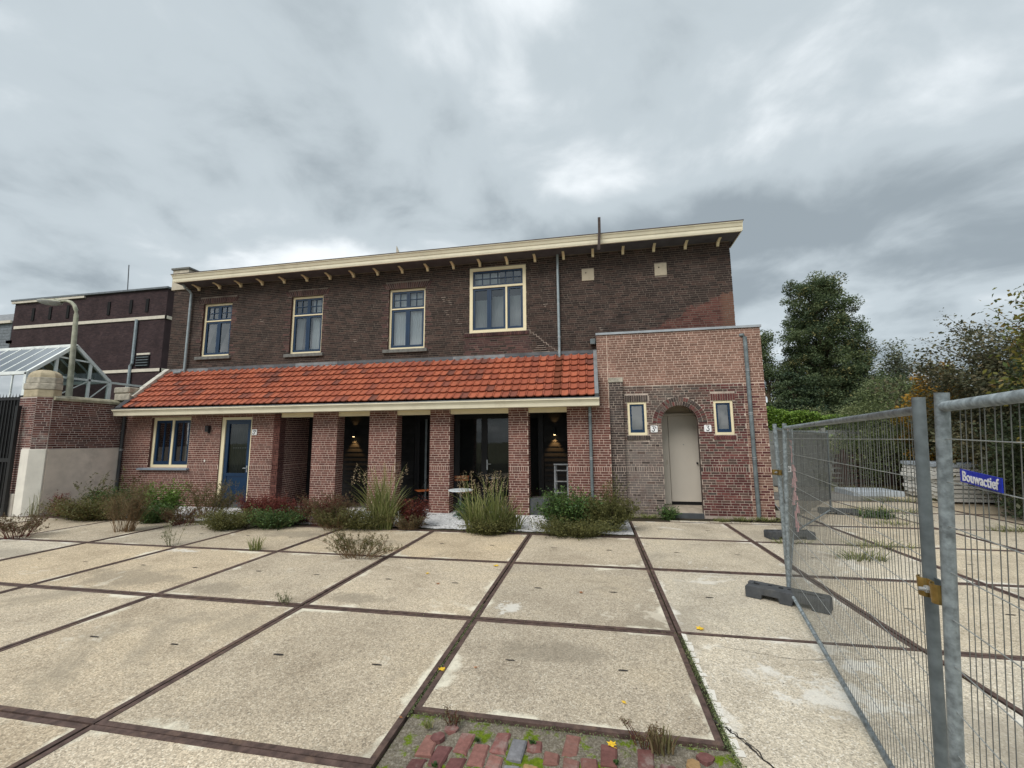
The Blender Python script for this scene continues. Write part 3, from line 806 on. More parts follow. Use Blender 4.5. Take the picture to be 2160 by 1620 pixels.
# left end: rendered parapet block
b = MB(); b.box(-4.58, -3.95, 6.90, 9.6, 6.92, 7.62); b.build('parapet', 'render_beige', house)
b = MB(); b.box(-4.62, -3.90, 6.86, 9.7, 7.62, 7.68); b.build('parapet_cap', 'stone_sill', house)
b = MB(); b.prism([(8.0, 7.1), (8.0, 8.28), (9.2, 7.1)], 3.0, 3.06, 'y')
b.v = [(3.0 + (p[0] - 8.0) * .42, p[1] + 5, p[2]) for p in b.v]; b.build('roof_light_cheek', 'render_beige', house)
# bent rusty steel bar bolted in front of the eaves
b = MB(); b.obox((9.52, 6.27, 6.73), (.07, 0, 0), (0, .05, 0), (.035, 0, .50)); b.obox((9.555, 6.27, 7.23), (.07, 0, 0), (0, .05, 0), (.005, 0, .40)); b.build('steel_bar', 'rusty_steel', house)
# ---- vents
for x0, x1, z0, z1 in ((9.09, 9.42, 6.17, 6.51), (11.02, 11.33, 6.16, 6.50)):
    v_ = sbox('vent_plate', 'vent_plate', x0, x1, YU - .015, YU + .02, z0, z1, house, .004)
    b = MB(); b.tube([(x0 + .11, YU - .02, z1 - .115), (x0 + .11, YU - .010, z1 - .115)], .018, 10); b.build('vent_hole', 'dark_void', v_)

# ---- windows
def ring(b, x0, x1, z0, z1, y0, y1, t, tb=None):
    tb = t if tb is None else tb
    b.box(x0, x1, y0, y1, z0, z0 + tb); b.box(x0, x1, y0, y1, z1 - t, z1)
    b.box(x0, x0 + t, y0 + .0007, y1, z0 + tb, z1 - t); b.box(x1 - t, x1, y0 + .0007, y1, z0 + tb, z1 - t)
def sash(parent, x0, x1, z0, z1, y, st=.055, nx=1, nz=1, mt=.022, glass='glass', mat='blue_paint', tb=None):
    b = MB(); tb = tb or st
    ring(b, x0, x1, z0, z1, y, y + .045, st, tb)
    gx0, gx1, gz0, gz1 = x0 + st, x1 - st, z0 + tb, z1 - st
    for i in range(1, nx): xm = gx0 + (gx1 - gx0) * i / nx; b.box(xm - mt / 2, xm + mt / 2, y + .006, y + .04, gz0, gz1)
    for k in range(1, nz): zm = gz0 + (gz1 - gz0) * k / nz; b.box(gx0, gx1, y + .007, y + .039, zm - mt / 2, zm + mt / 2)
    b.build('sash', mat, parent)
    for i in range(nx):
        for k in range(nz):
            a, c = gx0 + (gx1 - gx0) * i / nx, gx0 + (gx1 - gx0) * (i + 1) / nx
            d, e_ = gz0 + (gz1 - gz0) * k / nz, gz0 + (gz1 - gz0) * (k + 1) / nz
            p = MB(); t = random.uniform(-.002, .002)
            p.quad((a, y + .028 + t, d), (c, y + .028 - t, d), (c, y + .028, e_), (a, y + .028, e_)); p.build('pane', glass, parent)
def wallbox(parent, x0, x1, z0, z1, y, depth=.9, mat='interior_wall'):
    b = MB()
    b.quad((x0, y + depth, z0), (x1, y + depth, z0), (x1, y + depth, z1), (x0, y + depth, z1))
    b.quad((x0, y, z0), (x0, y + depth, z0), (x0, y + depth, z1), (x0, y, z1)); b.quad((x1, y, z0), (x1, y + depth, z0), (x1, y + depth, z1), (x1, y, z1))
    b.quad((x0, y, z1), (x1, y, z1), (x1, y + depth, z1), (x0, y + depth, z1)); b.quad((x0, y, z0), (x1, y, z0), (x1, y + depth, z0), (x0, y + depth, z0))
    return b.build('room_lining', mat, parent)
def curtain(parent, x0, x1, z0, z1, y, mat, folds=14, amp=.012, taper=0):
    b = MB(); n = folds * 4
    for i in range(n):
        a, c = i / n, (i + 1) / n
        f = lambda t: amp * math.sin(t * folds * 2 * PI + 1.3 * math.sin(t * 9))
        xa, xb = x0 + (x1 - x0) * a, x0 + (x1 - x0) * c
        ta, tb = xa + taper * a, xb + taper * c
        b.quad((xa, y + f(a), z0), (xb, y + f(c), z0), (tb, y + f(c), z1), (ta, y + f(a), z1))
    b.build('curtain', mat, parent, smooth=True)
YW = YU + .07
def upper_window(x0, x1, z0, z1, curt):
    w = MB(); ring(w, x0, x1, z0, z1, YW, YW + .09, .062, .07)
    zt = z0 + (z1 - z0) * .675; w.box(x0 + .062, x1 - .062, YW + .001, YW + .08, zt - .018, zt + .018)
    w = w.build('window', 'cream_frame', house)
    xm = (x0 + x1) / 2
    for a, c in ((x0 + .064, xm - .002), (xm + .002, x1 - .064)):
        sash(w, a, c, zt + .02, z1 - .064, YW + .022, .052, 2, 2, .022)
        sash(w, a, c, z0 + .072, zt - .02, YW + .022, .062, 1, 1, tb=.07)
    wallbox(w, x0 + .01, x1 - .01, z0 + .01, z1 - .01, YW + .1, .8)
    for (a, c, d, e_, m_, tp) in curt:
        curtain(w, x0 + (x1 - x0) * a, x0 + (x1 - x0) * c, z0 + (z1 - z0) * d, z0 + (z1 - z0) * e_, YW + .16, m_, max(3, int(16 * (c - a))), taper=tp)
    s = sbox('window_sill', 'stone_sill', x0 - .13, x1 + .10, YU - .07, YU + .06, z0 - .105, z0 - .004, w, .006)
    return w
upper_window(*UW[0], [(.08, .40, .03, .62, 'curtain_dim', .12)])  # tapered dim curtain imitates the slanting dark reflection in the panes
upper_window(*UW[1], [(.08, .24, .03, .66, 'curtain_grey', .09), (.56, .93, .03, .97, 'curtain_white', 0)])
upper_window(*UW[2], [(.03, .97, .03, .97, 'curtain_white', 0)])
# wide window: six by two lights over a pair and a single casement
x0, x1, z0, z1 = UW[3]
YQ = YU - .012
w = MB(); ring(w, x0, x1, z0, z1, YQ, YQ + .12, .09, .085)
zt = z0 + (z1 - z0) * .70; w.box(x0 + .09, x1 - .09, YQ + .001, YQ + .1, zt - .028, zt + .028)
xm = x0 + (x1 - x0) * .655; w.box(xm - .026, xm + .026, YQ + .002, YQ + .1, z0 + .085, zt - .028)
w = w.build('window', 'cream_frame', house, label='wide cream framed window with two rows of six small panes on top')
sash(w, x0 + .092, x1 - .092, zt + .03, z1 - .092, YQ + .03, .05, 6, 2, .026)
xc = (x0 + .092 + xm - .028) / 2
for a, c in ((x0 + .092, xc - .002), (xc + .002, xm - .028), (xm + .028, x1 - .092)): sash(w, a, c, z0 + .087, zt - .03, YQ + .03, .06, tb=.07)
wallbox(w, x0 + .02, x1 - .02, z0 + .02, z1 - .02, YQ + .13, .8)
curtain(w, x0 + .1, x0 + .62, z0 + .09, z0 + 1.02, YQ + .2, 'curtain_grey', 5); curtain(w, x0 + .62, x1 - .1, z0 + .09, z0 + 1.12, YQ + .24, 'curtain_grey', 8); curtain(w, x0 + .1, x0 + .85, z0 + 1.36, z1 - .1, YQ + .22, 'curtain_white', 5)
# ---- lead flashing above the porch roof, in overlapping lengths
x = -4.4; k = 0
while x < 9.30:
    ln = min(random.uniform(1.3, 1.9), 9.33 - x)
    b = MB(); h = random.uniform(-.012, .012)
    b.prism([(6.955, 4.17 + h), (6.938, 4.17 + h), (6.932, 4.10), (6.80, 3.965), (6.795, 3.975), (6.92, 4.11)], x, x + ln - .003, 'x')
    b.box(x, x + ln - .003, 6.915, 6.94, 4.12 + h, 4.205 + h)
    b.build('lead_flashing', 'lead' if k % 3 else 'lead_light', house); x += ln - .0; k += 1
# ---- porch roof tiles
EY, EZ, TY, TZ = 5.60, 2.845, 6.90, 4.085
SL = math.atan2(TZ - EZ, TY - EY); LEN = math.hypot(TZ - EZ, TY - EY)
b = MB(); b.quad((-4.3, EY, EZ - .06), (9.36, EY, EZ - .06), (9.36, TY, TZ - .06), (-4.3, TY, TZ - .06)); b.build('roof_boarding', 'dark_void', house)
NC, NR = 66, 7
PW = (9.33 + 4.28) / NC; PL = LEN / NR
def tile_mb():
    b = MB()
    pr = [(0, .004), (.014, .028), (.036, .032), (.050, .008), (.075, .002), (.12, .000), (.165, .004), (PW - .004, .016)]
    L0 = PL + .045
    for (ua, na), (ub, nb) in zip(pr[:-1], pr[1:]):
        fa = -.006 * math.sin(PI * ua / PW); fb = -.006 * math.sin(PI * ub / PW)
        b.quad((ua, fa, na + .050), (ub, fb, nb + .050), (ub, L0, nb - .006), (ua, L0, na - .006))
        b.quad((ua, fa, na + .022), (ub, fb, nb + .022), (ub, fb, nb + .050), (ua, fa, na + .050))
    b.quad((PW - .004, 0, -.01), (PW - .004, L0, -.01), (PW - .004, L0, .009), (PW - .004, 0, .064))
    b.quad((0, 0, -.01), (0, L0, -.01), (0, L0, 0), (0, 0, .052))
    return b
tm = tile_mb().mesh('roof_tile', 'roof_tile')
tiles = []
for r_ in range(NR):
    for c_ in range(NC):
        x = -4.28 + c_ * PW; s = r_ * PL
        P = Vector((x, EY + s * math.cos(SL), EZ + s * math.sin(SL)))
        tiles.append(((P - CAM).length, P))
tiles.sort(key=lambda t: t[0])
roof = sbox('porch_roof', 'roof_boarding' if 'roof_boarding' in MATS else 'dark_void', -4.28, 9.33, 6.0, 6.9, 3.0, 3.05, house)
rest = MB(); TB = tile_mb()
for n, (d, P) in enumerate(tiles):
    rx, rz, dn = SL + random.uniform(-.006, .006), random.uniform(-.010, .010), random.uniform(-.002, .002)
    if n < 300:
        o = link('roof_tile', tm, roof, (P.x, P.y, P.z + dn), (rx, 0, rz))
    else:
        M = Matrix.Translation((P.x, P.y, P.z + dn)) @ (Matrix.Rotation(rz, 4, 'Z') @ Matrix.Rotation(rx, 4, 'X'))
        i = len(rest.v); rest.v += [tuple(M @ Vector(v)) for v in TB.v]; rr = random.random()
        rest.f += [tuple(i + k for k in f) for f in TB.f]; rest.r += [rr] * len(TB.f); rest.mi += [0] * len(TB.f)
rest.build('roof_tiles', 'roof_tile', roof, kind='stuff')
# ---- gutter, soffit and frieze
b = MB(); b.prism([(5.60, 2.615), (5.585, 2.70), (5.555, 2.745), (5.525, 2.765), (5.525, 2.80), (5.545, 2.80), (5.55, 2.775), (5.85, 2.775), (5.85, 2.615)], -4.62, 9.43, 'x'); gt = b.build('gutter', 'cream_paint', house)
b = MB(); b.prism([(5.518, 2.796), (5.518, 2.812), (5.60, 2.812), (5.60, 2.796)], -4.63, 9.44, 'x'); b.build('gutter_lip', 'lead_light', gt)
b = MB(); b.prism([(5.85, 2.625), (6.30, 2.625), (6.30, 2.66), (5.85, 2.66)], -4.5, 9.42, 'x'); b.build('gutter_soffit', 'cream_frame', house)
# ---- verge at the left, abutment at the right
def sloped(x0, x1, n0, n1, s0, s1):
    b = MB(); d = Vector((0, math.cos(SL), math.sin(SL))); nn = Vector((0, -math.sin(SL), math.cos(SL)))
    o = Vector((x0, EY, EZ)) + d * s0 + nn * n0
    b.obox(o, (x1 - x0, 0, 0), d * (s1 - s0), nn * (n1 - n0)); return b
k = .42
while k < LEN + .05:
    sloped(-4.46, -4.285, -.10, .12 + random.uniform(-.006, .006), k, min(k + .5, LEN + .06) - .01).build('verge_stone', 'verge_stone', house); k += .5
sloped(-4.50, -4.30, -.15, .06, -.06, LEN + .02).build('verge_lead', 'dark_lead', house)
sloped(9.33, 9.42, -.1, .085, -.02, LEN + .1).build('abutment_lead', 'lead_light', house)
sbox('lead_hopper', 'dark_lead', 9.33, 9.44, 5.9, 6.28, 2.85, 3.15, house, .01)
sbox('lead_hopper', 'zinc', 9.26, 9.40, 6.82, 6.93, 4.35, 4.50, house, .01)
# ---- lower front wall, pillars
LW = [(-3.77, -2.37, 1.10, 2.57), (-1.32, -.29, -.2, 2.54)]
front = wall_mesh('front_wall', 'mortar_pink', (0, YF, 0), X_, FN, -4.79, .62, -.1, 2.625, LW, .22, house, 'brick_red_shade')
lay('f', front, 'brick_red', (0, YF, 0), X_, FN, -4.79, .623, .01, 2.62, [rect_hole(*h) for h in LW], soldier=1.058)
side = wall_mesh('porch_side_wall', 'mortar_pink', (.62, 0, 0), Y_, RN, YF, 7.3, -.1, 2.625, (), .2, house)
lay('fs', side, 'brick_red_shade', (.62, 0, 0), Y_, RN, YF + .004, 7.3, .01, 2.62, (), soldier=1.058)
def pillar(x0, x1, depth=.34, soot=False):
    b = MB(); b.box(x0, x1, YF, YF + depth, -.1, 2.625); p = b.build('brick_pillar', 'mortar_pink', house)
    lay('p%.1f' % x0, p, 'brick_red', (0, YF, 0), X_, FN, x0, x1 + .003, .01, 2.62, (), soldier=1.058)
    lay('q%.1f' % x0, p, 'brick_red', (x1, 0, 0), Y_, RN, YF + .002, YF + depth, .01, 2.62, (), soldier=1.058)
    return p
for a, c in ((1.65, 2.40), (3.35, 4.13), (5.08, 5.62), (7.17, 7.67)): pillar(a, c)
pillar(8.64, 9.67, .25)
x = [(.62, 1.65), (2.40, 3.35), (4.13, 5.08), (5.62, 7.17), (7.67, 8.64)]
for a, c in x: sbox('frieze_board', 'cream_frame', a + .002, c - .002, YF + .03, YF + .17, 2.505, 2.624, house)
for a, c, z in ((-3.77, -2.37, 2.57), (-1.32, -.29, 2.54)): sbox('frieze_board', 'cream_frame', a, c, YF + .02, YF + .2, z, 2.624, house)
# window left
WY = YF + .07
w = MB(); ring(w, -3.77, -2.37, 1.10, 2.568, WY, WY + .1, .085, .075); w.box(-3.10, -3.03, WY + .001, WY + .09, 1.175, 2.483)
w = w.build('window', 'cream_frame', house, label='cream framed pair of blue casements beside the downpipe')
for a, c in ((-3.683, -3.102), (-3.028, -2.457)): sash(w, a, c, 1.177, 2.481, WY + .02, .075, 2, 1, .034, tb=.10)
wallbox(w, -3.7, -2.4, 1.12, 2.55, WY + .1, .9)
b = MB(); b.prism([(YF - .09, 1.03), (YF - .09, 1.075), (YF + .08, 1.098), (YF + .08, 1.03)], -4.06, -2.30, 'x'); b.build('window_sill', 'blue_sill', w)
# door 3B
d = MB(); d.box(-1.32, -1.205, YF + .03, YF + .15, .16, 2.54); d.box(-.345, -.29, YF + .03, YF + .15, .16, 2.54); d.box(-1.205, -.345, YF + .031, YF + .149, 2.465, 2.539)
d = d.build('door_frame', 'cream_frame', house)
sbox('threshold', 'dark_stone', -1.34, -.28, YF - .03, YF + .17, -.05, .155, d)
leaf = MB(); x0, x1, y0 = -1.20, -.35, YF + .06
leaf.box(x0, x0 + .11, y0, y0 + .05, .16, 2.46); leaf.box(x1 - .11, x1, y0, y0 + .05, .16, 2.46)
leaf.box(x0 + .11, x1 - .11, y0 + .001, y0 + .049, .16, .40); leaf.box(x0 + .11, x1 - .11, y0 + .001, y0 + .049, .86, .95); leaf.box(x0 + .11, x1 - .11, y0 + .001, y0 + .049, 2.34, 2.46)
leaf.box(x0 + .11, x1 - .11, y0 + .018, y0 + .04, .40, .86)
leaf = leaf.build('door', 'blue_paint', house)
p = MB(); p.quad((x0 + .11, y0 + .03, .95), (x1 - .11, y0 + .03, .95), (x1 - .11, y0 + .03, 2.34), (x0 + .11, y0 + .03, 2.34)); p.build('pane', 'glass_low', leaf)
curtain(leaf, x0 + .1, x1 - .1, .95, 2.34, y0 + .10, 'curtain_dim', 9, .012)
b = MB()
for k in range(7): b.box(x0 + .20 + k * .075, x0 + .245 + k * .075, y0 + .088, y0 + .092, 1.648, 1.664)
b.build('window_film', 'curtain_grey', leaf)
b = MB(); b.box(x1 - .075, x1 - .045, y0 - .012, y0, .98, 1.16); b.tube([(x1 - .06, y0 - .045, 1.09), (x1 - .16, y0 - .045, 1.09)], .009, 6); b.tube([(x1 - .06, y0, 1.09), (x1 - .06, y0 - .045, 1.09)], .009, 6); b.build('handle', 'zinc_clamp', leaf)
wallbox(leaf, x0, x1, .16, 2.4, y0 + .06, .8)
lb = sbox('wall_lamp', 'black_paint', -1.77, -1.66, YF - .10, YF - .004, 2.12, 2.30, house, .004, label='black square wall lamp between window and blue door')
sbox('lamp_backplate', 'black_paint', -1.75, -1.68, YF - .008, YF + .004, 2.08, 2.12, lb)
b = MB(); b.poly([(-1.78 + .03 * math.cos(t), YF - .012, 1.30 + .035 * math.sin(t) + .01 * math.cos(t * 2)) for t in np.linspace(0, 2 * PI, 9, endpoint=False)]); b.build('vent_hole', 'plaster_light', front)
# porch interior
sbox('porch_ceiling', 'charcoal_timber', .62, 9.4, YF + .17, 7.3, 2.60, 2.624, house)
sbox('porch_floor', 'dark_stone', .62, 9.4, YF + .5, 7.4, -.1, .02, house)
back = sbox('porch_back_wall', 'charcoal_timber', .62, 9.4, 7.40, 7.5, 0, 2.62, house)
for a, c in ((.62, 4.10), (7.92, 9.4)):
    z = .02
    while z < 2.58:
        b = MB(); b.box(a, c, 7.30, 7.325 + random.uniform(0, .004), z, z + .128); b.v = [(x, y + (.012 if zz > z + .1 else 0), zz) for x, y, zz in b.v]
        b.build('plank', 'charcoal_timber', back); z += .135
def glazed(x0, x1, leaves, name='glazed_door'):
    w_ = (x1 - x0) / leaves
    fr = MB(); ring(fr, x0, x1, .02, 2.58, 7.30, 7.38, .06); fr = fr.build(name, 'black_paint', house)
    for k in range(leaves):
        sash(fr, x0 + .06 + (x1 - x0 - .12) * k / leaves, x0 + .06 + (x1 - x0 - .12) * (k + 1) / leaves, .08, 2.52, 7.31, .085, mat='black_paint', glass='glass_low', tb=.16)
    return fr
f1 = glazed(4.12, 5.28, 1, 'glazed_screen'); b = MB(); b.box(4.44, 4.50, 7.285, 7.30, .1, 2.45); b.build('door_bar', 'zinc', f1)
curtain(f1, 4.6, 5.2, .06, 2.5, 7.48, 'curtain_dim', 8, .02)
f2 = glazed(5.34, 7.90, 3)
curtain(f2, 5.45, 6.2, .06, 2.5, 7.5, 'curtain_dim', 10, .02); curtain(f2, 6.45, 7.8, .06, 2.5, 7.5, 'curtain_dim', 16, .02)
b = MB(); b.box(6.285, 6.32, 7.285, 7.30, 1.0, 1.28); b.tube([(6.30, 7.25, 1.16), (6.42, 7.25, 1.16)], .009, 6); b.tube([(6.30, 7.29, 1.16), (6.30, 7.25, 1.16)], .009, 6); b.build('handle', 'zinc_clamp', f2)
b = MB(); b.box(4.1, 7.95, 8.4, 8.45, 0, 2.6); b.build('room_lining', 'interior_wall', house)
for lx in (2.19, 8.22):
    lw = MB(); lw.tube([(lx, 7.22, 1.96), (lx, 7.22, 2.16)], .038, 12); lw.box(lx - .02, lx + .02, 7.22, 7.31, 2.03, 2.09)
    lw = lw.build('wall_lamp', 'black_paint', house, label='small round up-and-down lamp glowing on the dark porch boards')
    b = MB(); b.tube([(lx, 7.22, 1.952), (lx, 7.22, 1.958)], .030, 12); b.build('bulb', 'lamp_glow', lw)
    for zz, dr, pw in ((1.94, 0, 22.0), (2.18, PI, 3.0)):
        sp = bpy.data.lights.new('lamp_light', 'SPOT'); sp.energy = pw; sp.color = (1, .55, .20); sp.spot_size = math.radians(75); sp.spot_blend = .6; sp.shadow_soft_size = .02
        so_ = link('lamp_light', sp, lw, (lx, 7.225, zz), (dr, 0, 0))
# ---- annex
AW1, AW2 = (10.11, 10.56, 1.92, 2.73), (12.09, 12.52, 1.91, 2.72)
ACX, AR, ASZ = 11.31, .42, 2.205
door_h = (ACX - AR, ACX + AR, -.2, ASZ + AR)
mk = lambda nm, mt, *a, **k: wall_mesh(nm, mt, (0, YA, 0), X_, FN, *a, **k)
aw_u = mk('annex_wall', 'mortar_annex', 9.42, 13.24, 3.13, 4.46, (), .3, house)
aw_l = mk('annex_wall', 'mortar_pink', 9.42, 10.01, -.1, 3.13, (), .3, house)
aw_r = mk('annex_wall', 'mortar_annex', 12.78, 13.24, -.1, 3.13, (), .3, house)
aw_o = mk('annex_wall', 'mortar_old', 10.01, 12.78, -.1, 3.13, (AW1, AW2, door_h), .14, house, 'brick_old')
lay('au', aw_u, 'brick_annex', (0, YA, 0), X_, FN, 9.42, 13.245, 3.135, 4.455, ())
lay('al', aw_l, 'brick_annex', (0, YA, 0), X_, FN, 9.42, 9.66, 2.60, 3.13, ())
lay('ar', aw_r, lambda p: 'brick_annex' if random.random() < .75 else 'brick_oxblood', (0, YA, 0), X_, FN, 12.79, 13.245, .06, 3.13, (), soldier=1.058)
def arch_hole(v0, v1):
    vm = (v0 + v1) / 2
    if vm < ASZ: return (ACX - AR, ACX + AR)
    R = .635
    if vm - ASZ >= R: return None
    h = math.sqrt(R * R - (vm - ASZ) ** 2); return (ACX - h, ACX + h)
def oldmat(p):
    if p.x > 11.95 and (p.z < 2.0 or random.random() < .45): return 'brick_oxblood' if random.random() < .8 else 'brick_old'
    if p.x > 11.8 and random.random() < .5: return 'brick_oxblood'
    return 'brick_old' if random.random() < .9 else 'brick_soot'
ahs = [rect_hole(*AW1), rect_hole(*AW2), arch_hole]
for h in (AW1, AW2): ahs += [rect_hole(h[0] - .06, h[1] + .06, h[3], h[3] + .17), rect_hole(h[0] - .03, h[1] + .05, h[2] - .12, h[2])]
lay('ao', aw_o, oldmat, (0, YA, 0), X_, FN, 10.01, 12.785, .06, 3.13, ahs, soldier=1.058)
for h in (AW1, AW2):
    for z, hh, a, c in ((h[3] + .008, .155, h[0] - .05, h[1] + .05), (h[2] - .112, .10, h[0] - .03, h[1] + .05)):
        u = a
        while u < c - .03:
            b = MB(); b.box(u, u + .042, YA - .012 - (.02 if hh < .12 else 0), YA + .01, z, z + hh, random.random()); b.build('arch_brick', 'brick_oxblood' if h is AW2 else 'brick_soot', aw_o); u += .0545
# spandrels, arch soffit and the two rings of headers
b = MB(); n = 28
A = [(ACX + AR * math.cos(t), ASZ + AR * math.sin(t)) for t in np.linspace(0, PI, n + 1)]
top = ASZ + AR
for p, q in zip(A[:-1], A[1:]):
    b.quad((q[0], YA, q[1]), (p[0], YA, p[1]), (p[0], YA, top + .001), (q[0], YA, top + .001))
    b.quad((p[0], YA, p[1]), (q[0], YA, q[1]), (q[0], YA + .14, q[1]), (p[0], YA + .14, p[1]), mi=1)
b.build('arch_infill', ['mortar_old', 'brick_old'], aw_o)
for r0, r1, cnt in ((.424, .515, 25), (.527, .618, 32)):
    for i in range(cnt):
        t0 = PI * (i + .10) / cnt; t1 = PI * (i + .90) / cnt
        P = [(ACX + r * math.cos(t), YA, ASZ + r * math.sin(t)) for r, t in ((r0, t0), (r1, t0), (r1, t1), (r0, t1))]
        F = [(p[0], YA - .011, p[2]) for p in P]
        b = MB(); b.quad(*F)
        for k in range(4): k2 = (k + 1) % 4; b.quad(P[k], P[k2], F[k2], F[k])
        b.build('arch_brick', random.choice(['brick_old', 'brick_soot', 'brick_oxblood']), aw_o)
# pilaster
b = MB(); b.box(9.68, 10.01, YA - .10, YA, -.1, 3.22); pl = b.build('pilaster', 'mortar_old', house)
lay('pl', pl, 'brick_soot', (0, YA - .10, 0), X_, FN, 9.685, 10.01, .06, 3.21, (), soldier=1.058)
sbox('pilaster_cap', 'weathered_stone', 9.67, 10.02, YA - .12, YA + .01, 3.22, 3.335, pl, .008)
sbox('expansion_joint', 'mortar_annex', 9.662, 9.678, YA - .008, YA, 2.6, 4.46, house)
b = MB(); b.box(9.43, 13.23, YA + 1.1, 9.5, 0, 4.44); b.box(9.43, 9.6, YA + .3, YA + 1.1, 0, 4.44); b.box(13.05, 13.23, YA + .3, YA + 1.1, 0, 4.44); b.build('annex_body', 'brick_annex', house)
b = MB(); b.prism([(YA - .035, 4.455), (YA - .035, 4.51), (YA + .35, 4.525), (YA + .35, 4.455)], 9.40, 13.27, 'x'); b.build('annex_coping', 'cap_lead', house)
def small_window(h, bdr=.055):
    w = MB(); ring(w, h[0], h[1], h[2], h[3], YA + .015, YA + .10, bdr, .06); w = w.build('window', 'cream_frame', house)
    sash(w, h[0] + bdr, h[1] - bdr, h[2] + .062, h[3] - bdr, YA + .035, .045, tb=.075)
    wallbox(w, h[0] + .02, h[1] - .02, h[2] + .02, h[3] - .02, YA + .11, .25, 'hall_paint')
small_window(AW1); small_window(AW2)
# arched entrance
e = MB()
e.quad((10.6, YA + .75, .1), (12.3, YA + .75, .1), (12.3, YA + .75, 2.75), (10.6, YA + .75, 2.75))
e.quad((10.62, YA + .14, .1), (10.62, YA + .75, .1), (10.62, YA + .75, 2.75), (10.62, YA + .14, 2.75)); e.quad((12.28, YA + .14, .1), (12.28, YA + .75, .1), (12.28, YA + .75, 2.75), (12.28, YA + .14, 2.75))
e.quad((10.6, YA + .14, 2.745), (12.3, YA + .14, 2.745), (12.3, YA + .75, 2.745), (10.6, YA + .75, 2.745), mi=1)
e = e.build('entrance_hall', ['hall_paint', 'hall_ceiling'], house)
ds = sbox('door_side_panel', 'door_white', 10.7, 11.145, YA + .70, YA + .742, .20, 2.40, e)
dd = sbox('door', 'door_white', 11.155, 12.15, YA + .69, YA + .735, .27, 2.40, e, .004)
sbox('transom', 'door_white', 10.65, 12.2, YA + .66, YA + .742, 2.405, 2.47, e, .004)
sbox('door_gap', 'dark_void', 11.155, 12.15, YA + .70, YA + .745, .19, .268, e)
b = MB(); b.tube([(11.50, YA + .675, 1.68), (11.50, YA + .69, 1.68)], .012, 8); b.build('peephole', 'zinc', e)
b = MB(); b.tube([(11.80, YA + .64, 1.22), (11.80, YA + .69, 1.22)], .022, 10); b.build('door_knob', 'black_paint', e)
b = MB(); b.box(11.07, 11.10, YA + .694, YA + .70, 1.18, 1.30); b.build('letter_slot', 'hall_paint', e)
sbox('hall_floor', 'step_stone', 10.6, 12.3, YA + .13, YA + .76, .05, .19, e)
sbox('doorstep', 'step_stone', ACX - AR + .01, ACX + AR - .01, YA + .0, YA + .13, .04, .12, e, .005)
sbox('step_riser', 'dark_stone', ACX - AR + .005, ACX + AR - .005, YA - .045, YA - .002, -.03, .105, e, .004)
# ---- downpipes
def downpipe(x, y, z0, z1, r, clamps, mat='zinc', head=None, foot=None):
    pts = [(x, y, z0), (x, y, z1)]
    if head: pts += [Vector(h) for h in head]
    if foot: pts = [Vector(f) for f in foot] + pts
    b = MB(); b.tube(pts, r, 12); o = b.build('downpipe', mat, house, smooth=False)
    for c in clamps:
        b = MB(); b.tube([(x, y, c - .028), (x, y, c - .012)], r * 1.14, 12); b.tube([(x, y, c + .006), (x, y, c + .026)], r * 1.14, 12); b.box(x - .012, x + .012, y, y + .07, c - .02, c + .02); b.build('pipe_clamp', 'zinc_clamp', o)
    return o
downpipe(-3.72, 6.87, 4.16, 6.72, .038, (5.45, 6.2), 'zinc_light', head=[(-3.75, 6.82, 6.80), (-3.80, 6.7, 6.88), (-3.82, 6.65, 6.97)], foot=[(-3.84, 6.62, 4.02), (-3.76, 6.76, 4.06)])
downpipe(8.43, 6.88, 4.06, 6.97, .036, (6.50, 5.52, 4.60), 'zinc_light', foot=[(8.43, 6.80, 4.0)])
downpipe(12.88, YA - .055, .02, 4.22, .046, (3.42, 2.40, 1.37), head=[(12.86, YA - .03, 4.27), (12.80, YA + .02, 4.28)])
downpipe(-4.72, 5.98, .05, 2.615, .040, (1.62,), 'dark_pipe')
downpipe(9.20, 5.99, .05, 2.615, .038, (2.42, 1.37))
# ---- house numbers
def text_mesh(s, size, mat, extrude=.002, offset=0.0, align='CENTER'):
    c = bpy.data.curves.new('text', 'FONT'); c.body = s; c.size = size; c.extrude = extrude; c.offset = offset; c.align_x = align; c.align_y = 'CENTER'; c.resolution_u = 3
    o = bpy.data.objects.new('t', c); COL.objects.link(o); bpy.context.view_layer.update()
    me = bpy.data.meshes.new_from_object(o.evaluated_get(bpy.context.evaluated_depsgraph_get())); bpy.data.objects.remove(o)
    me.materials.clear(); me.materials.append(MATS[mat]); return me
def art_deco_three(b, cx, y, cz, h):
    """a flat-topped 3 as on Dutch enamel number plates"""
    w = h * .27
    P = [(-w, .5), (w, .5), (-w * .15, .12), (w * .55, .06), (w * .95, -.16), (w * .75, -.38), (0, -.5), (-w * .8, -.42), (-w, -.28)]
    P = [(cx + a * (1 if abs(a) > 0 else 1), cz + q * h) for a, q in [(p[0], p[1]) for p in P]]
    for a, c in zip(P[:-1], P[1:]):
        d_ = Vector((c[0] - a[0], c[1] - a[1])); n_ = Vector((-d_.y, d_.x)).normalized() * h * (.055 if a[1] > cz + .1 * h and abs(d_.x) > 0 else .075)
        e_ = d_.normalized() * h * .03
        b.quad((a[0] - n_.x - e_.x, y, a[1] - n_.y - e_.y), (c[0] - n_.x + e_.x, y, c[1] - n_.y + e_.y), (c[0] + n_.x + e_.x, y, c[1] + n_.y + e_.y), (a[0] + n_.x - e_.x, y, a[1] + n_.y - e_.y))
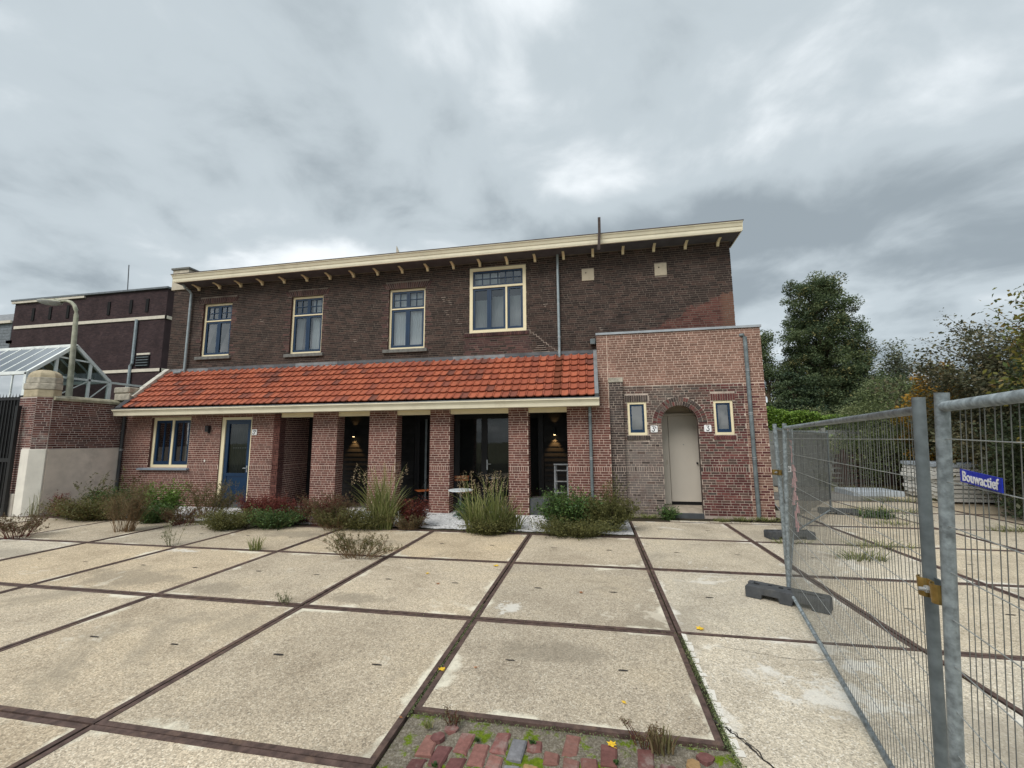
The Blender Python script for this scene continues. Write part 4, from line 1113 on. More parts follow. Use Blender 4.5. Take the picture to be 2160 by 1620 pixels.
def plate(x0, x1, z0, z1, y, suffix, label):
    p = MB(); r_ = .018
    out = []
    for cx, cz, t0 in ((x1 - r_, z1 - r_, 0), (x0 + r_, z1 - r_, PI / 2), (x0 + r_, z0 + r_, PI), (x1 - r_, z0 + r_, 1.5 * PI)):
        out += [(cx + r_ * math.cos(t0 + t), cz + r_ * math.sin(t0 + t)) for t in (0, PI / 6, PI / 3, PI / 2)]
    p.prism([(q[0], q[1]) for q in out], 0, 1, 'z')
    p.v = [(v[0], y - (.010 if v[2] == 0 else .0), v[1]) for v in p.v]
    p = p.build('house_number_plate', 'sign_white', house, label=label)
    w = x1 - x0; h = z1 - z0; cx = (x0 + x1) / 2 - (w * .13 if suffix else 0)
    b = MB(); art_deco_three(b, cx, y - .0125, (z0 + z1) / 2, h * .72); b.build('numeral', 'sign_black', p)
    if suffix:
        me = text_mesh(suffix, h * .42, 'sign_black', .0008, .002); o = link('numeral', me, p, (cx + w * .36, y - .0125, z0 + h * .70), (PI / 2, 0, 0)); o.scale = (.75, 1, 1)
plate(-.265, -.105, 2.02, 2.18, YF - .008, 'B', 'white enamel plate 3B beside the blue door')
plate(10.635, 10.795, 1.985, 2.145, YA - .012, 'A', 'white enamel plate 3A left of the arch')
plate(11.85, 12.01, 1.985, 2.145, YA - .012, '', 'white enamel plate 3 right of the arch')

# ================================================================ garden wall and gate pier
gw = thing('garden_wall', 'old dark red garden wall with beige plastered foot between stone-capped pier and house', 'wall', (-4.8, 5.3, 0))
bw_ = wall_mesh('wall_body', 'mortar_garden', (-4.80, 0, 0), Y_, RN, 4.235, 6.06, -.1, 2.98, (), .25, gw)
lay('g', bw_, 'brick_garden', (-4.80, 0, 0), Y_, RN, 4.25, 6.05, 1.69, 2.96, (), style='mixed', Ls=.2)
b = MB(); b.prism([(-5.10, 2.965), (-4.735, 2.965), (-4.735, 3.03), (-4.80, 3.085), (-5.10, 3.13)], 4.25, 6.06, 'y'); b.build('coping', 'coping_stone', gw)
sbox('plaster_panel', 'plaster', -4.80, -4.776, 4.27, 6.04, -.08, 1.665, gw)
sbox('end_block', 'weathered_stone', -4.93, -4.36, 5.78, 6.2, 3.09, 3.30, gw, .02); sbox('end_block', 'weathered_stone', -4.95, -4.38, 5.76, 6.2, 3.305, 3.49, gw, .03)
gp = thing('gate_pier', 'brick gate pier with domed stone cap and pale plastered foot', 'gate pier', (-5.3, 4.45, 0))
FP = [(-5.56, 4.02), (-5.0, 4.02), (-4.80, 4.235), (-4.85, 4.40), (-5.56, 4.40)]
b = MB(); b.prism(FP, -.1, 3.04, 'z'); bp_ = b.build('pier_body', 'mortar_garden', gp)
lay('gp', bp_, lambda p: 'brick_garden', (0, 4.02, 0), X_, FN, -5.56, -5.0, .55, 3.03, [rect_hole(-5.26, -4.7, -1, 1.69)], style='mixed')
DG = Vector((.20, .215, 0)).normalized(); lay('gq', bp_, lambda p: 'brick_garden', (-5.0, 4.02, 0), tuple(DG), (DG.y, -DG.x, 0), .004, .293, 1.69, 3.03, (), style='mixed')
b = MB(); b.prism([(-5.26, 3.998), (-4.99, 3.998), (-4.782, 4.222), (-4.80, 4.26), (-5.26, 4.26)], -.08, 1.68, 'z'); bevel(b.build('plaster_panel', 'plaster_light', gp), .006)
sbox('plinth', 'plinth_stone', -5.58, -5.262, 3.98, 4.4, -.08, .56, gp, .012)
def foot_(o, s=1.0):
    P = [(-5.46 - o, 4.02 - o), (-5.0 + o * .4, 4.02 - o), (-4.80 + o, 4.235 - o * .4), (-4.84 + o, 4.44), (-5.46 - o, 4.44), (-5.58 - o, 4.32), (-5.58 - o, 4.14 - o * .4)]
    cx, cy = -5.19, 4.22
    return [(cx + (a - cx) * s, cy + (c - cy) * s) for a, c in P]
def oct_(cx, cy, hx, hy, c):
    return [(cx - hx + c, cy - hy), (cx + hx - c, cy - hy), (cx + hx, cy - hy + c), (cx + hx, cy + hy - c), (cx + hx - c, cy + hy), (cx - hx + c, cy + hy), (cx - hx, cy + hy - c), (cx - hx, cy - hy + c)]
for z0, z1, g_, mt in ((3.04, 3.24, .008, 'sandstone'), (3.245, 3.41, .022, 'weathered_stone'), (3.415, 3.565, .0, 'weathered_stone')):
    b = MB(); b.prism(foot_(g_), z0, z1, 'z'); bevel(b.build('cap_stone', mt, gp), .012)
b = MB(); rings = []
for k in range(7):
    t = k / 6 * PI / 2; s = math.cos(t) ** .8; z = 3.567 + .22 * math.sin(t)
    rings.append([(p[0], p[1], z) for p in foot_(-.01, max(.03, s * .98))])
for A_, B_ in zip(rings[:-1], rings[1:]):
    for k in range(7): b.quad(A_[k], A_[(k + 1) % 7], B_[(k + 1) % 7], B_[k])
b.poly(rings[-1]); b.build('dome_stone', 'sandstone', gp)
gt_ = thing('iron_gate', 'tall black iron yard gate left of the pier', 'gate', (-5.6, 4.1, 0))
b = MB(); b.box(-5.45, -5.36, 3.88, 3.96, -.05, 2.80); b.build('gate_post', 'black_paint', gt_)
b = MB(); b.box(-9.6, -5.72, 4.10, 4.14, .08, .16); b.box(-9.6, -5.72, 4.10, 4.14, 2.98, 3.06); b.box(-9.6, -5.72, 4.10, 4.14, 1.35, 1.45); b.box(-5.72, -5.62, 4.095, 4.145, .05, 3.10); b.build('gate_frame', 'black_paint', gt_)
bar = MB(); bar.box(-.014, .014, -.014, .014, .1, 3.05); bar.poly([(-.02, 0, 3.05), (.02, 0, 3.05), (0, 0, 3.15)]); bar = bar.mesh('gate_bar', 'black_paint')
x = -5.78
while x > -9.5: link('gate_bar', bar, gt_, (x, 4.12, .02)); x -= .115
sbox('gate_sheet', 'black_paint', -9.6, -5.72, 4.15, 4.16, .1, 3.02, gt_)

# ================================================================ brown building behind
bb_ = thing('brick_hall', 'windowless dark brown brick hall with pale stone bands behind the greenhouse', 'building', (-25, 20, 0))
sbox('wall', 'brick_purple', -31.6, -18.31, 18, 30, 0, 12.0, bb_)
b = MB()                                        # relief of the courses, each a few millimetres proud
z = 4.0; k = 0
while z < 11.9:
    x = -31.6 + (.12 if k % 2 else 0)
    while x < -18.35:
        w = min(random.choice((.21, .21, .10)), -18.32 - x)
        if w > .04: b.quad((x, 17.99, z), (x + w, 17.99, z), (x + w, 17.99, z + .055), (x, 17.99, z + .055), random.random())
        x += w + .012
    z += .067; k += 1
b.build('brickwork', 'brick_purple', bb_, kind='stuff')
b = MB(); b.box(-31.85, -18.2, 17.85, 30.1, 12.0, 12.12); b.build('roof_edge', 'grey_slate', bb_)
b = MB(); b.box(-31.8, -25.2, 17.88, 17.99, 11.84, 12.0); b.build('cornice', 'pale_band', bb_)
for x0, x1, z0, z1 in ((-31.35, -18.22, 9.95, 10.16), (-31.9, -31.45, 8.95, 9.15), (-24.2, -18.22, 6.42, 6.62)):
    b = MB(); b.box(x0, x1, 17.93, 18.0, z0, z1); b.box(x1 - .07 if x1 > -19 else x0, x1, 17.93, 19, z0, z1); b.build('stone_band', 'pale_band', bb_)
for x in (-29.75, -28.2, -26.6, -23.05, -21.2, -19.85): sbox('slit_opening', 'dark_void', x - .11, x + .11, 17.94, 18.1, 10.48, 11.4, bb_)
b = MB(); b.tube([(-20.5, 17.9, 9.98), (-20.48, 17.9, 7.0), (-20.62, 17.9, 6.85), (-20.62, 17.9, 3)], .09, 8); b.build('downpipe', 'zinc_light', bb_)
lv = sbox('louvre_vent', 'dark_void', -20.25, -19.2, 17.93, 18.05, 6.75, 7.55, bb_)
for k in range(4): sbox('slat', 'zinc', -20.2, -19.25, 17.88, 17.93, 6.83 + k * .18, 6.87 + k * .18, lv)
sbox('lintel', 'pale_band', -20.25, -19.2, 17.93, 18.02, 7.56, 7.68, bb_)
b = MB(); b.tube([(-23.02, 19, 12), (-23.19, 19, 14.5)], .03, 6); b.build('aerial', 'lead', bb_)
sh = thing('slate_roofed_house', 'grey slated building at the far left edge behind the brown hall', 'building', (-50, 30, 0))
sbox('wall', 'grey_slate', -60, -46.2, 26, 40, 0, 13.6, sh)
for k in range(14): sbox('slate_course', 'grey_slate', -60, -46.15, 25.96 - .01 * (k % 2), 26.0, 9.2 + k * .30, 9.48 + k * .30, sh)
b = MB(); b.prism([(25.8, 13.6), (40.2, 13.6), (33, 17.2), (27.4, 15.0)], -60.3, -46.0, 'x'); b.build('roof', 'lead_light', sh)
sbox('white_gutter', 'pale_band', -60.3, -45.95, 25.7, 25.85, 13.45, 13.7, sh)

# ================================================================ greenhouse
gh = thing('greenhouse', 'white framed gabled greenhouse behind the garden wall', 'greenhouse', (-12, 6.6, 0))
GX, G0, G1, GE, GA = -8.0, 5.5, 7.8, 4.02, 5.13
ym = (G0 + G1) / 2
fr = []
def gbar(p, q, r=.028, name='glazing_bar'):
    b = MB(); p, q = Vector(p), Vector(q); d = (q - p).normalized()
    a = Vector((1, 0, 0)) if abs(d.x) < .9 else Vector((0, 1, 0))
    x = d.cross(a).normalized(); y = d.cross(x).normalized()
    b.obox(p - x * r - y * r, x * 2 * r, y * 2 * r, q - p); return b.build(name, 'white_frame', gh)
XL_ = -17.0
gbar((GX, G0, GE), (GX, ym, GA), .05, 'rafter'); gbar((GX, ym, GA), (GX, G1, GE), .05, 'rafter')
gbar((GX, ym, GA), (XL_, ym, GA), .045, 'ridge'); gbar((GX, G0, GE), (XL_, G0, GE), .05, 'eaves_beam'); gbar((GX, G1, GE), (XL_, G1, GE), .05, 'eaves_beam')
gbar((GX, G0 - .05, GE - .02), (GX, G1 + 1.2, GE - .02), .035, 'tie_beam'); gbar((GX, G0, .1), (GX, G0, GE), .05, 'corner_post'); gbar((GX, G1, .1), (GX, G1, GE), .05, 'corner_post')
zz = lambda y: GE + (GA - GE) * (1 - abs(y - ym) / (ym - G0))
y1, y2 = G0 + (G1 - G0) * .30, G0 + (G1 - G0) * .72
gbar((GX, y1, .1), (GX, y1, zz(y1)), .035, 'mullion'); gbar((GX, y2, .1), (GX, y2, zz(y2)), .035, 'mullion')
gbar((GX, y1, zz(y1) - .02), (GX, y2, zz(y2) - .02), .025, 'rail'); gbar((GX, G0, 3.25), (GX, G1, 3.25), .025, 'rail')
for a, c in ((G0, y1), (y1, y2), (y2, G1)): gbar((GX, a, 3.3), (GX, c, 3.98), .014, 'brace')
gbar((GX, G1, .1), (GX, G1 + 1.2, .1), .03, 'rail'); gbar((GX, G1 + .6, .1), (GX, G1 + .6, GE), .03, 'mullion')
x = GX - .58
while x > XL_:
    gbar((x, G0, GE), (x, ym, GA), .020); gbar((x, G1, GE), (x, ym, GA), .020)
    gbar((x, G0, .1), (x, G0, GE), .018); x -= .58
x = GX
while x > XL_ + .1:
    xn = x - .58
    b = MB(); b.quad((x, G0, GE + .01), (xn, G0, GE + .01), (xn, ym, GA + .01), (x, ym, GA + .01)); b.build('pane', 'glass_greenhouse', gh)
    b = MB(); b.quad((x, G1, GE + .01), (xn, G1, GE + .01), (xn, ym, GA + .01), (x, ym, GA + .01)); b.build('pane', 'glass_greenhouse', gh)
    b = MB(); b.quad((x, G0, .1), (xn, G0, .1), (xn, G0, GE), (x, G0, GE)); b.build('pane', 'glass_greenhouse', gh); x = xn
for a, c in ((G0, y1), (y1, y2), (y2, G1)):
    b = MB(); b.poly([(GX - .005, a, .1), (GX - .005, c, .1), (GX - .005, c, zz(c))] + ([(GX - .005, ym, GA)] if a < ym < c else []) + [(GX - .005, a, zz(a))]); b.build('pane', 'glass_greenhouse', gh)
sbox('staging', 'lead_light', -16.8, -8.2, 7.2, 7.75, 0, 2.6, gh)

# ================================================================ street lamp
sl = thing('street_lamp', 'mossy grey street lamp with curved arm standing behind the garden wall', 'street lamp', (-7.75, 6.5, 0))
b = MB(); P = [(-7.75, 6.5, 0), (-7.79, 6.5, 3.4), (-7.86, 6.5, 5.0), (-7.92, 6.5, 6.16), (-7.96, 6.5, 6.34), (-8.05, 6.5, 6.50), (-8.2, 6.5, 6.62), (-8.4, 6.5, 6.69), (-8.72, 6.5, 6.70)]
b.tube(P, [.095, .085, .072, .062, .06, .056, .052, .044, .04], 12); b.build('pole', 'lamp_metal', sl, smooth=True)
b = MB(); n = 12
prof_t = [(0, .05), (.12, .12), (.35, .18), (.7, .17), (1.0, .10), (1.12, .02)]
tops, bots = [], []
for s, w in prof_t:
    cx, cz = -8.62 - s, 6.66 + s * .13
    tops.append([(cx, 6.5 + w * math.cos(t), cz + w * .35 * math.sin(t)) for t in np.linspace(0, PI, n)])
    bots.append([(cx, 6.5 + w * math.cos(t), cz - w * .85 * math.sin(t)) for t in np.linspace(0, PI, n)])
for R_ in (tops,):
    for A_, B_ in zip(R_[:-1], R_[1:]):
        for k in range(n - 1): b.quad(A_[k], A_[k + 1], B_[k + 1], B_[k])
b.tube([(-8.66, 6.5, 6.70), (-8.9, 6.5, 6.76)], [.05, .07], 8)
b.build('lamp_housing', 'lamp_metal', sl, smooth=True)
b = MB()
for A_, B_ in zip(bots[:-1], bots[1:]):
    for k in range(n - 1): b.quad(A_[k], A_[k + 1], B_[k + 1], B_[k])
b.build('lamp_cover', 'lamp_glass', sl, smooth=True)
emit_bricks(300)
# ================================================================ building-site fence
WIRE_V = MB(); WIRE_V.tube([(0, 0, 0), (0, 0, 1)], 1.0, 5); WIRE_V = WIRE_V.mesh('wire', 'wire_steel')
def fence_panel(label, b0, b1, t0, t1, zlo=.10, post_r=.0228, wires='single', net=None, dirt=False, end_post=True, pitch=.0405, vr=.0016, bend=0.0):
    """b0/b1 foot of the two posts, t0/t1 their tops"""
    b0, b1, t0, t1 = map(Vector, (b0, b1, t0, t1))
    f = thing('site_fence', label, 'site fence', tuple(b0), group='galvanised mesh panels of the site fence')
    def at(s, z):
        k = (z - 0) / 2.0
        a = b0 + (t0 - b0) * k; c = b1 + (t1 - b1) * k; p = a + (c - a) * s; p.z = z; return p
    for s in ((0, 1) if end_post else (0,)):
        b = MB(); b.tube([at(s, .03), at(s, 1.0), at(s, 2.0)], post_r, 14, cap=False); b.tube([at(s, 1.2), at(s, 1.995)], post_r * .8, 10)
        o = b.build('post', 'galvanised' if s == 0 else 'galvanised_dark', f, smooth=True)
        if wires == 'single':
            e = o.modifiers.new('e', 'EDGE_SPLIT'); e.split_angle = 1.0
    n = (at(1, 1) - at(0, 1)); ln = n.length; side = n.cross(Vector((0, 0, 1))).normalized()
    b = MB(); b.tube([at(0.0, 1.945), at(1, 1.945)], .0195, 12); b.build('top_rail', 'galvanised', f, smooth=True)
    b = MB(); b.tube([at(0.0, zlo), at(1, zlo)], .0175, 12); b.build('bottom_rail', 'galvanised', f, smooth=True)
    for z in [1.82 - .167 * k for k in range(10)]:
        b = MB(); pts = [at(s, z + (bend * math.sin(s * 9 + z * 5) * .01)) + side * .002 for s in np.linspace(0, 1, 9)]; b.tube(pts, vr * 1.35, 5, r=random.random()); b.build('horizontal_wire', 'wire_highlit', f)
    cnt = int(ln / pitch)
    if wires == 'single':
        for i in range(3, cnt - 1):
            s = i / cnt; p, q = at(s, zlo), at(s, 1.945)
            q = q + side * random.gauss(0, .002) + n.normalized() * random.gauss(0, .0025); p = p + n.normalized() * random.gauss(0, .0025)
            d_ = q - p; dn = d_.normalized(); x = (side - dn * side.dot(dn)).normalized(); y = dn.cross(x)
            M = Matrix((x * vr, y * vr, d_)).transposed().to_4x4(); M.translation = p
            o = link('vertical_wire', WIRE_V, f); o.matrix_basis = M
    else:
        b = MB()
        for i in range(1, cnt): s = i / cnt; b.tube([at(s, zlo), at(s, 1.945)], vr, 4, r=random.random(), cap=False)
        b.build('vertical_wires', 'wire_steel', f, kind='stuff')
    if net:
        b = MB(); ns = 20
        for i in range(ns):
            a, c = i / ns, (i + 1) / ns
            o1, o2 = side * .02 * math.sin(a * 40), side * .02 * math.sin(c * 40)
            b.quad(at(a, .35) + o1, at(c, .35) + o2, at(c, 1.9) + o2 * .4, at(a, 1.9) + o1 * .4)
        b.build('debris_netting', 'debris_net', f, smooth=True)
    return f, at
def fence_foot(label, x, y, ang, l=.80, w=.235, h=.135, lift=0):
    t = thing('ballast_block', label, 'fence foot', (x, y, lift), (0, 0, ang), group='dark rubber feet of the site fence')
    # moulded block: two tunnels below, sockets and a carrying slot on top
    b = MB(); hl, hw = l / 2, w / 2
    xs = [-hl, -.26, -.06, .06, .26, hl]; cut = .052
    prof = [(-hl, 0), (-.24, 0), (-.23, cut), (-.07, cut), (-.06, 0), (.06, 0), (.07, cut), (.23, cut), (.24, 0), (hl, 0), (hl, h - .02), (hl - .015, h), (-hl + .015, h), (-hl, h - .02)]
    b.prism(prof, -hw, hw, 'y'); o = b.build('foot_block', 'foot_rubber', t); bevel(o, .006)
    for sx, sy, ww, hh in ((-.30, .0, .05, .045), (-.17, .03, .04, .03), (.02, .02, .03, .03), (.2, -.01, .19, .035), (.30, .05, .05, .03), (.33, -.05, .05, .03), (-.06, .02, .045, .045)):
        sbox('socket', 'dark_void', sx - ww / 2, sx + ww / 2, sy - hh / 2, sy + hh / 2, h - .02, h + .0015, t)
    sbox('grip_block', 'foot_rubber', -hl + .01, -hl + .07, -.03, .06, h, h + .012, t, .003)
    return t
def coupler(label, p, ang, s=1.0):
    t = thing('coupling_clamp', label, 'fence clamp', p, (0, 0, ang))
    b = MB()
    for sg in (-1, 1):
        cx = sg * .045 * s; prev = None
        for k in range(9):
            a = PI * (.12 + .76 * k / 8); q = (cx + .029 * s * math.cos(a), -.029 * s * math.sin(a))
            if prev: b.obox((prev[0], prev[1], -.035 * s), (q[0] - prev[0], q[1] - prev[1], 0), (0, -.004, 0), (0, 0, .07 * s))
            prev = q
    b.box(-.02 * s, .02 * s, -.014 * s, -.008 * s, -.035 * s, .035 * s); b.build('clamp_plate', 'brass', t)
    b = MB(); b.tube([(0, -.05 * s, 0), (0, .05 * s, 0)], .007 * s, 8); b.tube([(0, -.030 * s, 0), (0, -.018 * s, 0)], .014 * s, 6); b.build('bolt', 'zinc_clamp', t)
    b = MB(); b.box(-.06 * s, .06 * s, .03 * s, .036 * s, -.03 * s, .03 * s); b.build('back_plate', 'galvanised_dark', t)
    return t
P1 = fence_panel('galvanised mesh panel running from the grey rubber foot towards the near brass clamp', (11.43, 1.16, 0), (10.64, -2.25, 0), (11.50, 1.05, 2.0), (10.66, -2.40, 2.0))
P2 = fence_panel('nearest galvanised mesh panel, at the right edge, carrying the blue Bouwactief plate'.replace('Bouwactief', 'company'), (10.58, -2.40, 0), (9.75, -5.75, 0), (10.61, -2.60, 2.0), (9.78, -5.95, 2.0), bend=1)
P3 = fence_panel('mesh panel running back from the first rubber foot to the foot beside the annex corner', (11.47, 1.24, 0), (12.82, 4.42, 0), (11.45, 1.20, 2.02), (12.90, 4.38, 2.04), wires='joined', vr=.0016)
P4 = fence_panel('far mesh panel covered with dark netting, leading towards the concrete wall', (12.90, 4.52, 0), (14.86, 7.36, 0), (12.97, 4.45, 2.05), (14.92, 7.30, 2.03), wires='joined', net=True, vr=.0016)
fence_foot('grey rubber fence foot on the slabs under the first fence post', 11.36, 1.02, math.radians(-32))
fence_foot('grey rubber fence foot near the annex corner', 12.75, 4.40, math.radians(8))
fence_foot('grey rubber fence foot farthest away, beneath the netted panel', 15.0, 7.3, math.radians(-12))
q = Vector((10.60, -2.415, 1.02)); c0 = coupler('big brass coloured clamp bolted round the two nearest fence posts', (10.614, -2.425, 1.22), math.radians(-99), 1.05)
coupler('small brass coloured clamp between the two far fence posts', (11.44, 1.20, 1.42), math.radians(-60), .9)
# torn black tape on the near post
b = MB(); b.poly([(10.560, -2.452, .60), (10.567, -2.477, .585), (10.572, -2.480, .52), (10.566, -2.470, .49)]); 
# company plate: blue with white slab-serif lettering
_, at2 = P2
d2 = (at2(1, 1.7) - at2(0, 1.7)); L2 = d2.length
sg = thing('company_sign', 'blue plate with white lettering Bouwactief on the right-hand fence panel', 'sign', (0, 0, 0))
def atl(s, z): return at2(s / L2, z)
A_, B_, C_, D_ = atl(.135, 1.672), atl(.375, 1.658), atl(.373, 1.704), atl(.133, 1.717)
nrm = (B_ - A_).cross(D_ - A_).normalized()
if nrm.dot(CAM - A_) < 0: nrm = -nrm
b = MB(); b.obox(A_ + nrm * .006, B_ - A_, D_ - A_, nrm * .003); b.build('plate', 'sign_blue', sg)
me = text_mesh('Bouwactief', .048, 'sign_white', .0006, .0009)
U_ = (B_ - A_).normalized(); V_ = (D_ - A_).normalized(); V_ = (V_ - U_ * V_.dot(U_)).normalized()
xs = [v.co.x for v in me.vertices]; wtxt = max(xs) - min(xs); k = .208 / wtxt
M = Matrix((U_ * k, V_ * 1.0, U_.cross(V_))).transposed().to_4x4(); M.translation = (A_ + B_ + C_ + D_) / 4 + nrm * .0102 - V_ * .002
o = link('lettering', me, sg); o.matrix_basis = M
tg = thing('small_tag', 'small white tag with dark print wired to the far fence post', 'tag', (11.56, 1.25, 1.46))
b = MB(); b.obox((11.55, 1.22, 1.42), (.055, .02, 0), (0, .003, 0), (0, 0, .07)); b.build('tag_plate', 'sign_white', tg)
b = MB(); b.obox((11.56, 1.218, 1.44), (.03, .011, 0), (0, .002, 0), (0, 0, .012)); b.obox((11.56, 1.218, 1.465), (.022, .008, 0), (0, .002, 0), (0, 0, .01)); b.build('print', 'sign_black', tg)
tp = MB()
z = 2.0; 
while z > .25:
    a = random.uniform(0, 6); l = random.uniform(.08, .2); x, y = 12.86 + random.uniform(-.03, .03), 4.36
    tp.quad((x, y - .04, z), (x + .03, y - .045, z - .02), (x + .03 + random.uniform(-.04, .05), y - .05, z - l), (x + random.uniform(-.04, .03), y - .045, z - l)); z -= l * random.uniform(.5, 1.1)
tp.build('barrier_tape', 'tape_red', label='tattered red and white tape hanging on the post by the second foot', category='tape')
hs = MB(); hs.tube([(13.15, 4.9, .02), (13.3, 5.6, .03), (13.45, 6.3, .05), (13.40, 6.9, .35), (13.36, 7.3, .8)], .016, 8)
hs.build('cable_duct', 'zinc_clamp', smooth=True, label='pale bent pipe lying beside the annex corner', category='pipe')

# ================================================================ things in the yard
tb = thing('bistro_table', 'round white bistro table between the third and fourth brick pillar', 'table', (6.02, 5.75, 0))
b = MB(); b.tube([(6.02, 5.75, .60), (6.02, 5.75, .625)], .30, 28); b.build('table_top', 'table_white', tb)
b = MB(); b.tube([(6.02, 5.75, .03), (6.02, 5.75, .60)], .025, 8); b.build('pedestal', 'zinc', tb)
b = MB(); b.tube([(6.02, 5.75, .0), (6.02, 5.75, .03)], [.2, .18], 16); b.build('foot_plate', 'zinc', tb)
def folding_chair(x, y, a, label):
    t = thing('folding_chair', label, 'chair', (x, y, .02), (0, 0, a), group='small folding chairs on the porch')
    for k in range(4): b = MB(); b.box(-.20, .20, -.2 + k * .1, -.115 + k * .1, .44, .455); b.build('seat_slat', 'chair_wood', t)
    for z in (.70, .78): b = MB(); b.box(-.2, .2, .21, .225, z, z + .06); b.build('back_slat', 'chair_wood', t)
    for s in (-1, 1):
        b = MB(); b.tube([(s * .205, -.22, 0), (s * .205, .2, .86)], .009, 6); b.build('leg', 'black_paint', t)
        b = MB(); b.tube([(s * .19, .22, 0), (s * .19, -.18, .45)], .009, 6); b.build('leg', 'black_paint', t)
    return t
folding_chair(5.75, 6.75, .4, 'orange wooden folding chair behind the round white table')
folding_chair(4.62, 6.8, -.9, 'dark slatted folding chair behind the tall grass clump')
ld = thing('step_ladder', 'weathered grey step ladder standing on the porch by the last pillar', 'ladder', (8.45, 6.55, 0))
for x, y0, y1 in ((8.25, 6.45, 6.6), (8.58, 6.45, 6.6), (8.28, 6.8, 6.62), (8.56, 6.8, 6.62)):
    b = MB(); b.obox((x, y0, 0), (.035, 0, 0), (0, .022, 0), (0, y1 - y0, 1.18)); b.build('stile', 'ladder_grey', ld)
for k in range(4): b = MB(); b.obox((8.285, 6.47 + k * .035, .22 + k * .27), (.295, 0, 0), (0, .07, 0), (0, 0, .022)); b.build('tread', 'ladder_grey', ld)
sbox('top_cap', 'ladder_grey', 8.24, 8.62, 6.57, 6.66, 1.18, 1.21, ld)
sbox('planter_block', 'dark_stone', 7.68, 8.3, 6.1, 6.5, 0, .40, None, .01, label='grey concrete planter block between the fifth and last pillar', category='planter')
st_ = thing('plant_label_stake', 'white plastic plant label leaning among the weeds', 'plant label', (8.02, 4.35, 0))
b = MB(); b.obox((8.02, 4.35, 0), (.035, 0, 0), (0, .003, 0), (-.07, 0, .30)); b.build('stake', 'sign_white', st_)
ws = thing('sheet_stack', 'stack of pale corrugated wall sheets lying against the hedge', 'sheet stack', (19.6, 10.0, 0))
for k in range(9):
    b = MB(); z = .06 + k * .115; ox = random.uniform(-.05, .05)
    n = 10
    for i in range(n):
        y0, y1 = 9.45 + i * .17, 9.45 + (i + 1) * .17
        b.obox((18.75 + ox, y0, z + (.02 if i % 2 else 0)), (1.9, .0, 0), (0, .165, 0), (0, 0, .09))
    b.build('sheet', 'sheet_white' if k < 8 else 'sheet_blue', ws)
sbox('sheet_pile', 'sheet_blue', 17.2, 18.6, 10.9, 12.0, .0, .16, None, .01, label='low pile of bluish boards in front of the white sheet stack', category='board pile')
tbk = thing('timber_pile', 'dark reddish timber pile in the shade left of the white sheets', 'timber pile', (17.9, 13, 0))
for k in range(7): sbox('timber', 'timber_brown', 17.6 + random.uniform(-.1, .1), 19.8, 12.6, 12.75, .1 + k * .17, .21 + k * .17, tbk)
for x in (17.8, 19.2): sbox('timber', 'timber_brown', x, x + .1, 12.5, 12.6, 0, 1.4, tbk)
cw = thing('concrete_panel_wall', 'grey concrete panel wall behind the annex under the bright hedge', 'wall', (16, 13.9, 0))
x = 14.0
while x < 18.6:
    sbox('wall_post', 'concrete_wall', x - .07, x + .07, 13.86, 14.0, -.1, 2.2, cw)
    for k in range(4): sbox('panel', 'concrete_wall', x + .072, x + 1.9, 13.9, 13.95, k * .53, k * .53 + .52, cw)
    x += 1.97
# ---------------------------------------------------------------- foliage
def leaves_mesh(name, mat, cen, size, rnd, up=.3, aspect=1.8, sizes=None):
    """cen: (n,3) leaf positions; every leaf a folded pointed blade of two triangles"""
    n = len(cen); cen = np.asarray(cen, float)
    d = rng.normal(size=(n, 3)); d[:, 2] = d[:, 2] * .6 - .15; d /= np.linalg.norm(d, axis=1)[:, None]
    nn = rng.normal(size=(n, 3)); nn[:, 2] = np.abs(nn[:, 2]) + up; s = np.cross(d, nn); s /= np.linalg.norm(s, axis=1)[:, None] + 1e-9
    w = np.cross(s, d)
    L_ = (size * rng.uniform(.6, 1.35, n) if sizes is None else np.asarray(sizes))[:, None]
    V = np.empty((n, 4, 3)); V[:, 0] = cen - d * L_ * .5; V[:, 1] = cen + s * L_ / aspect * .5 + w * L_ * .08; V[:, 2] = cen + d * L_ * .5; V[:, 3] = cen - s * L_ / aspect * .5 + w * L_ * .08
    me = bpy.data.meshes.new(name); me.vertices.add(n * 4); me.vertices.foreach_set('co', V.ravel())
    me.loops.add(n * 4); me.loops.foreach_set('vertex_index', np.arange(n * 4)); me.polygons.add(n)
    me.polygons.foreach_set('loop_start', np.arange(n) * 4); me.polygons.foreach_set('loop_total', np.full(n, 4))
    me.materials.append(MATS[mat]); at = me.attributes.new('rnd', 'FLOAT', 'FACE'); at.data.foreach_set('value', np.clip(rnd, 0, .999).astype(float))
    me.update(); me.validate(); return me
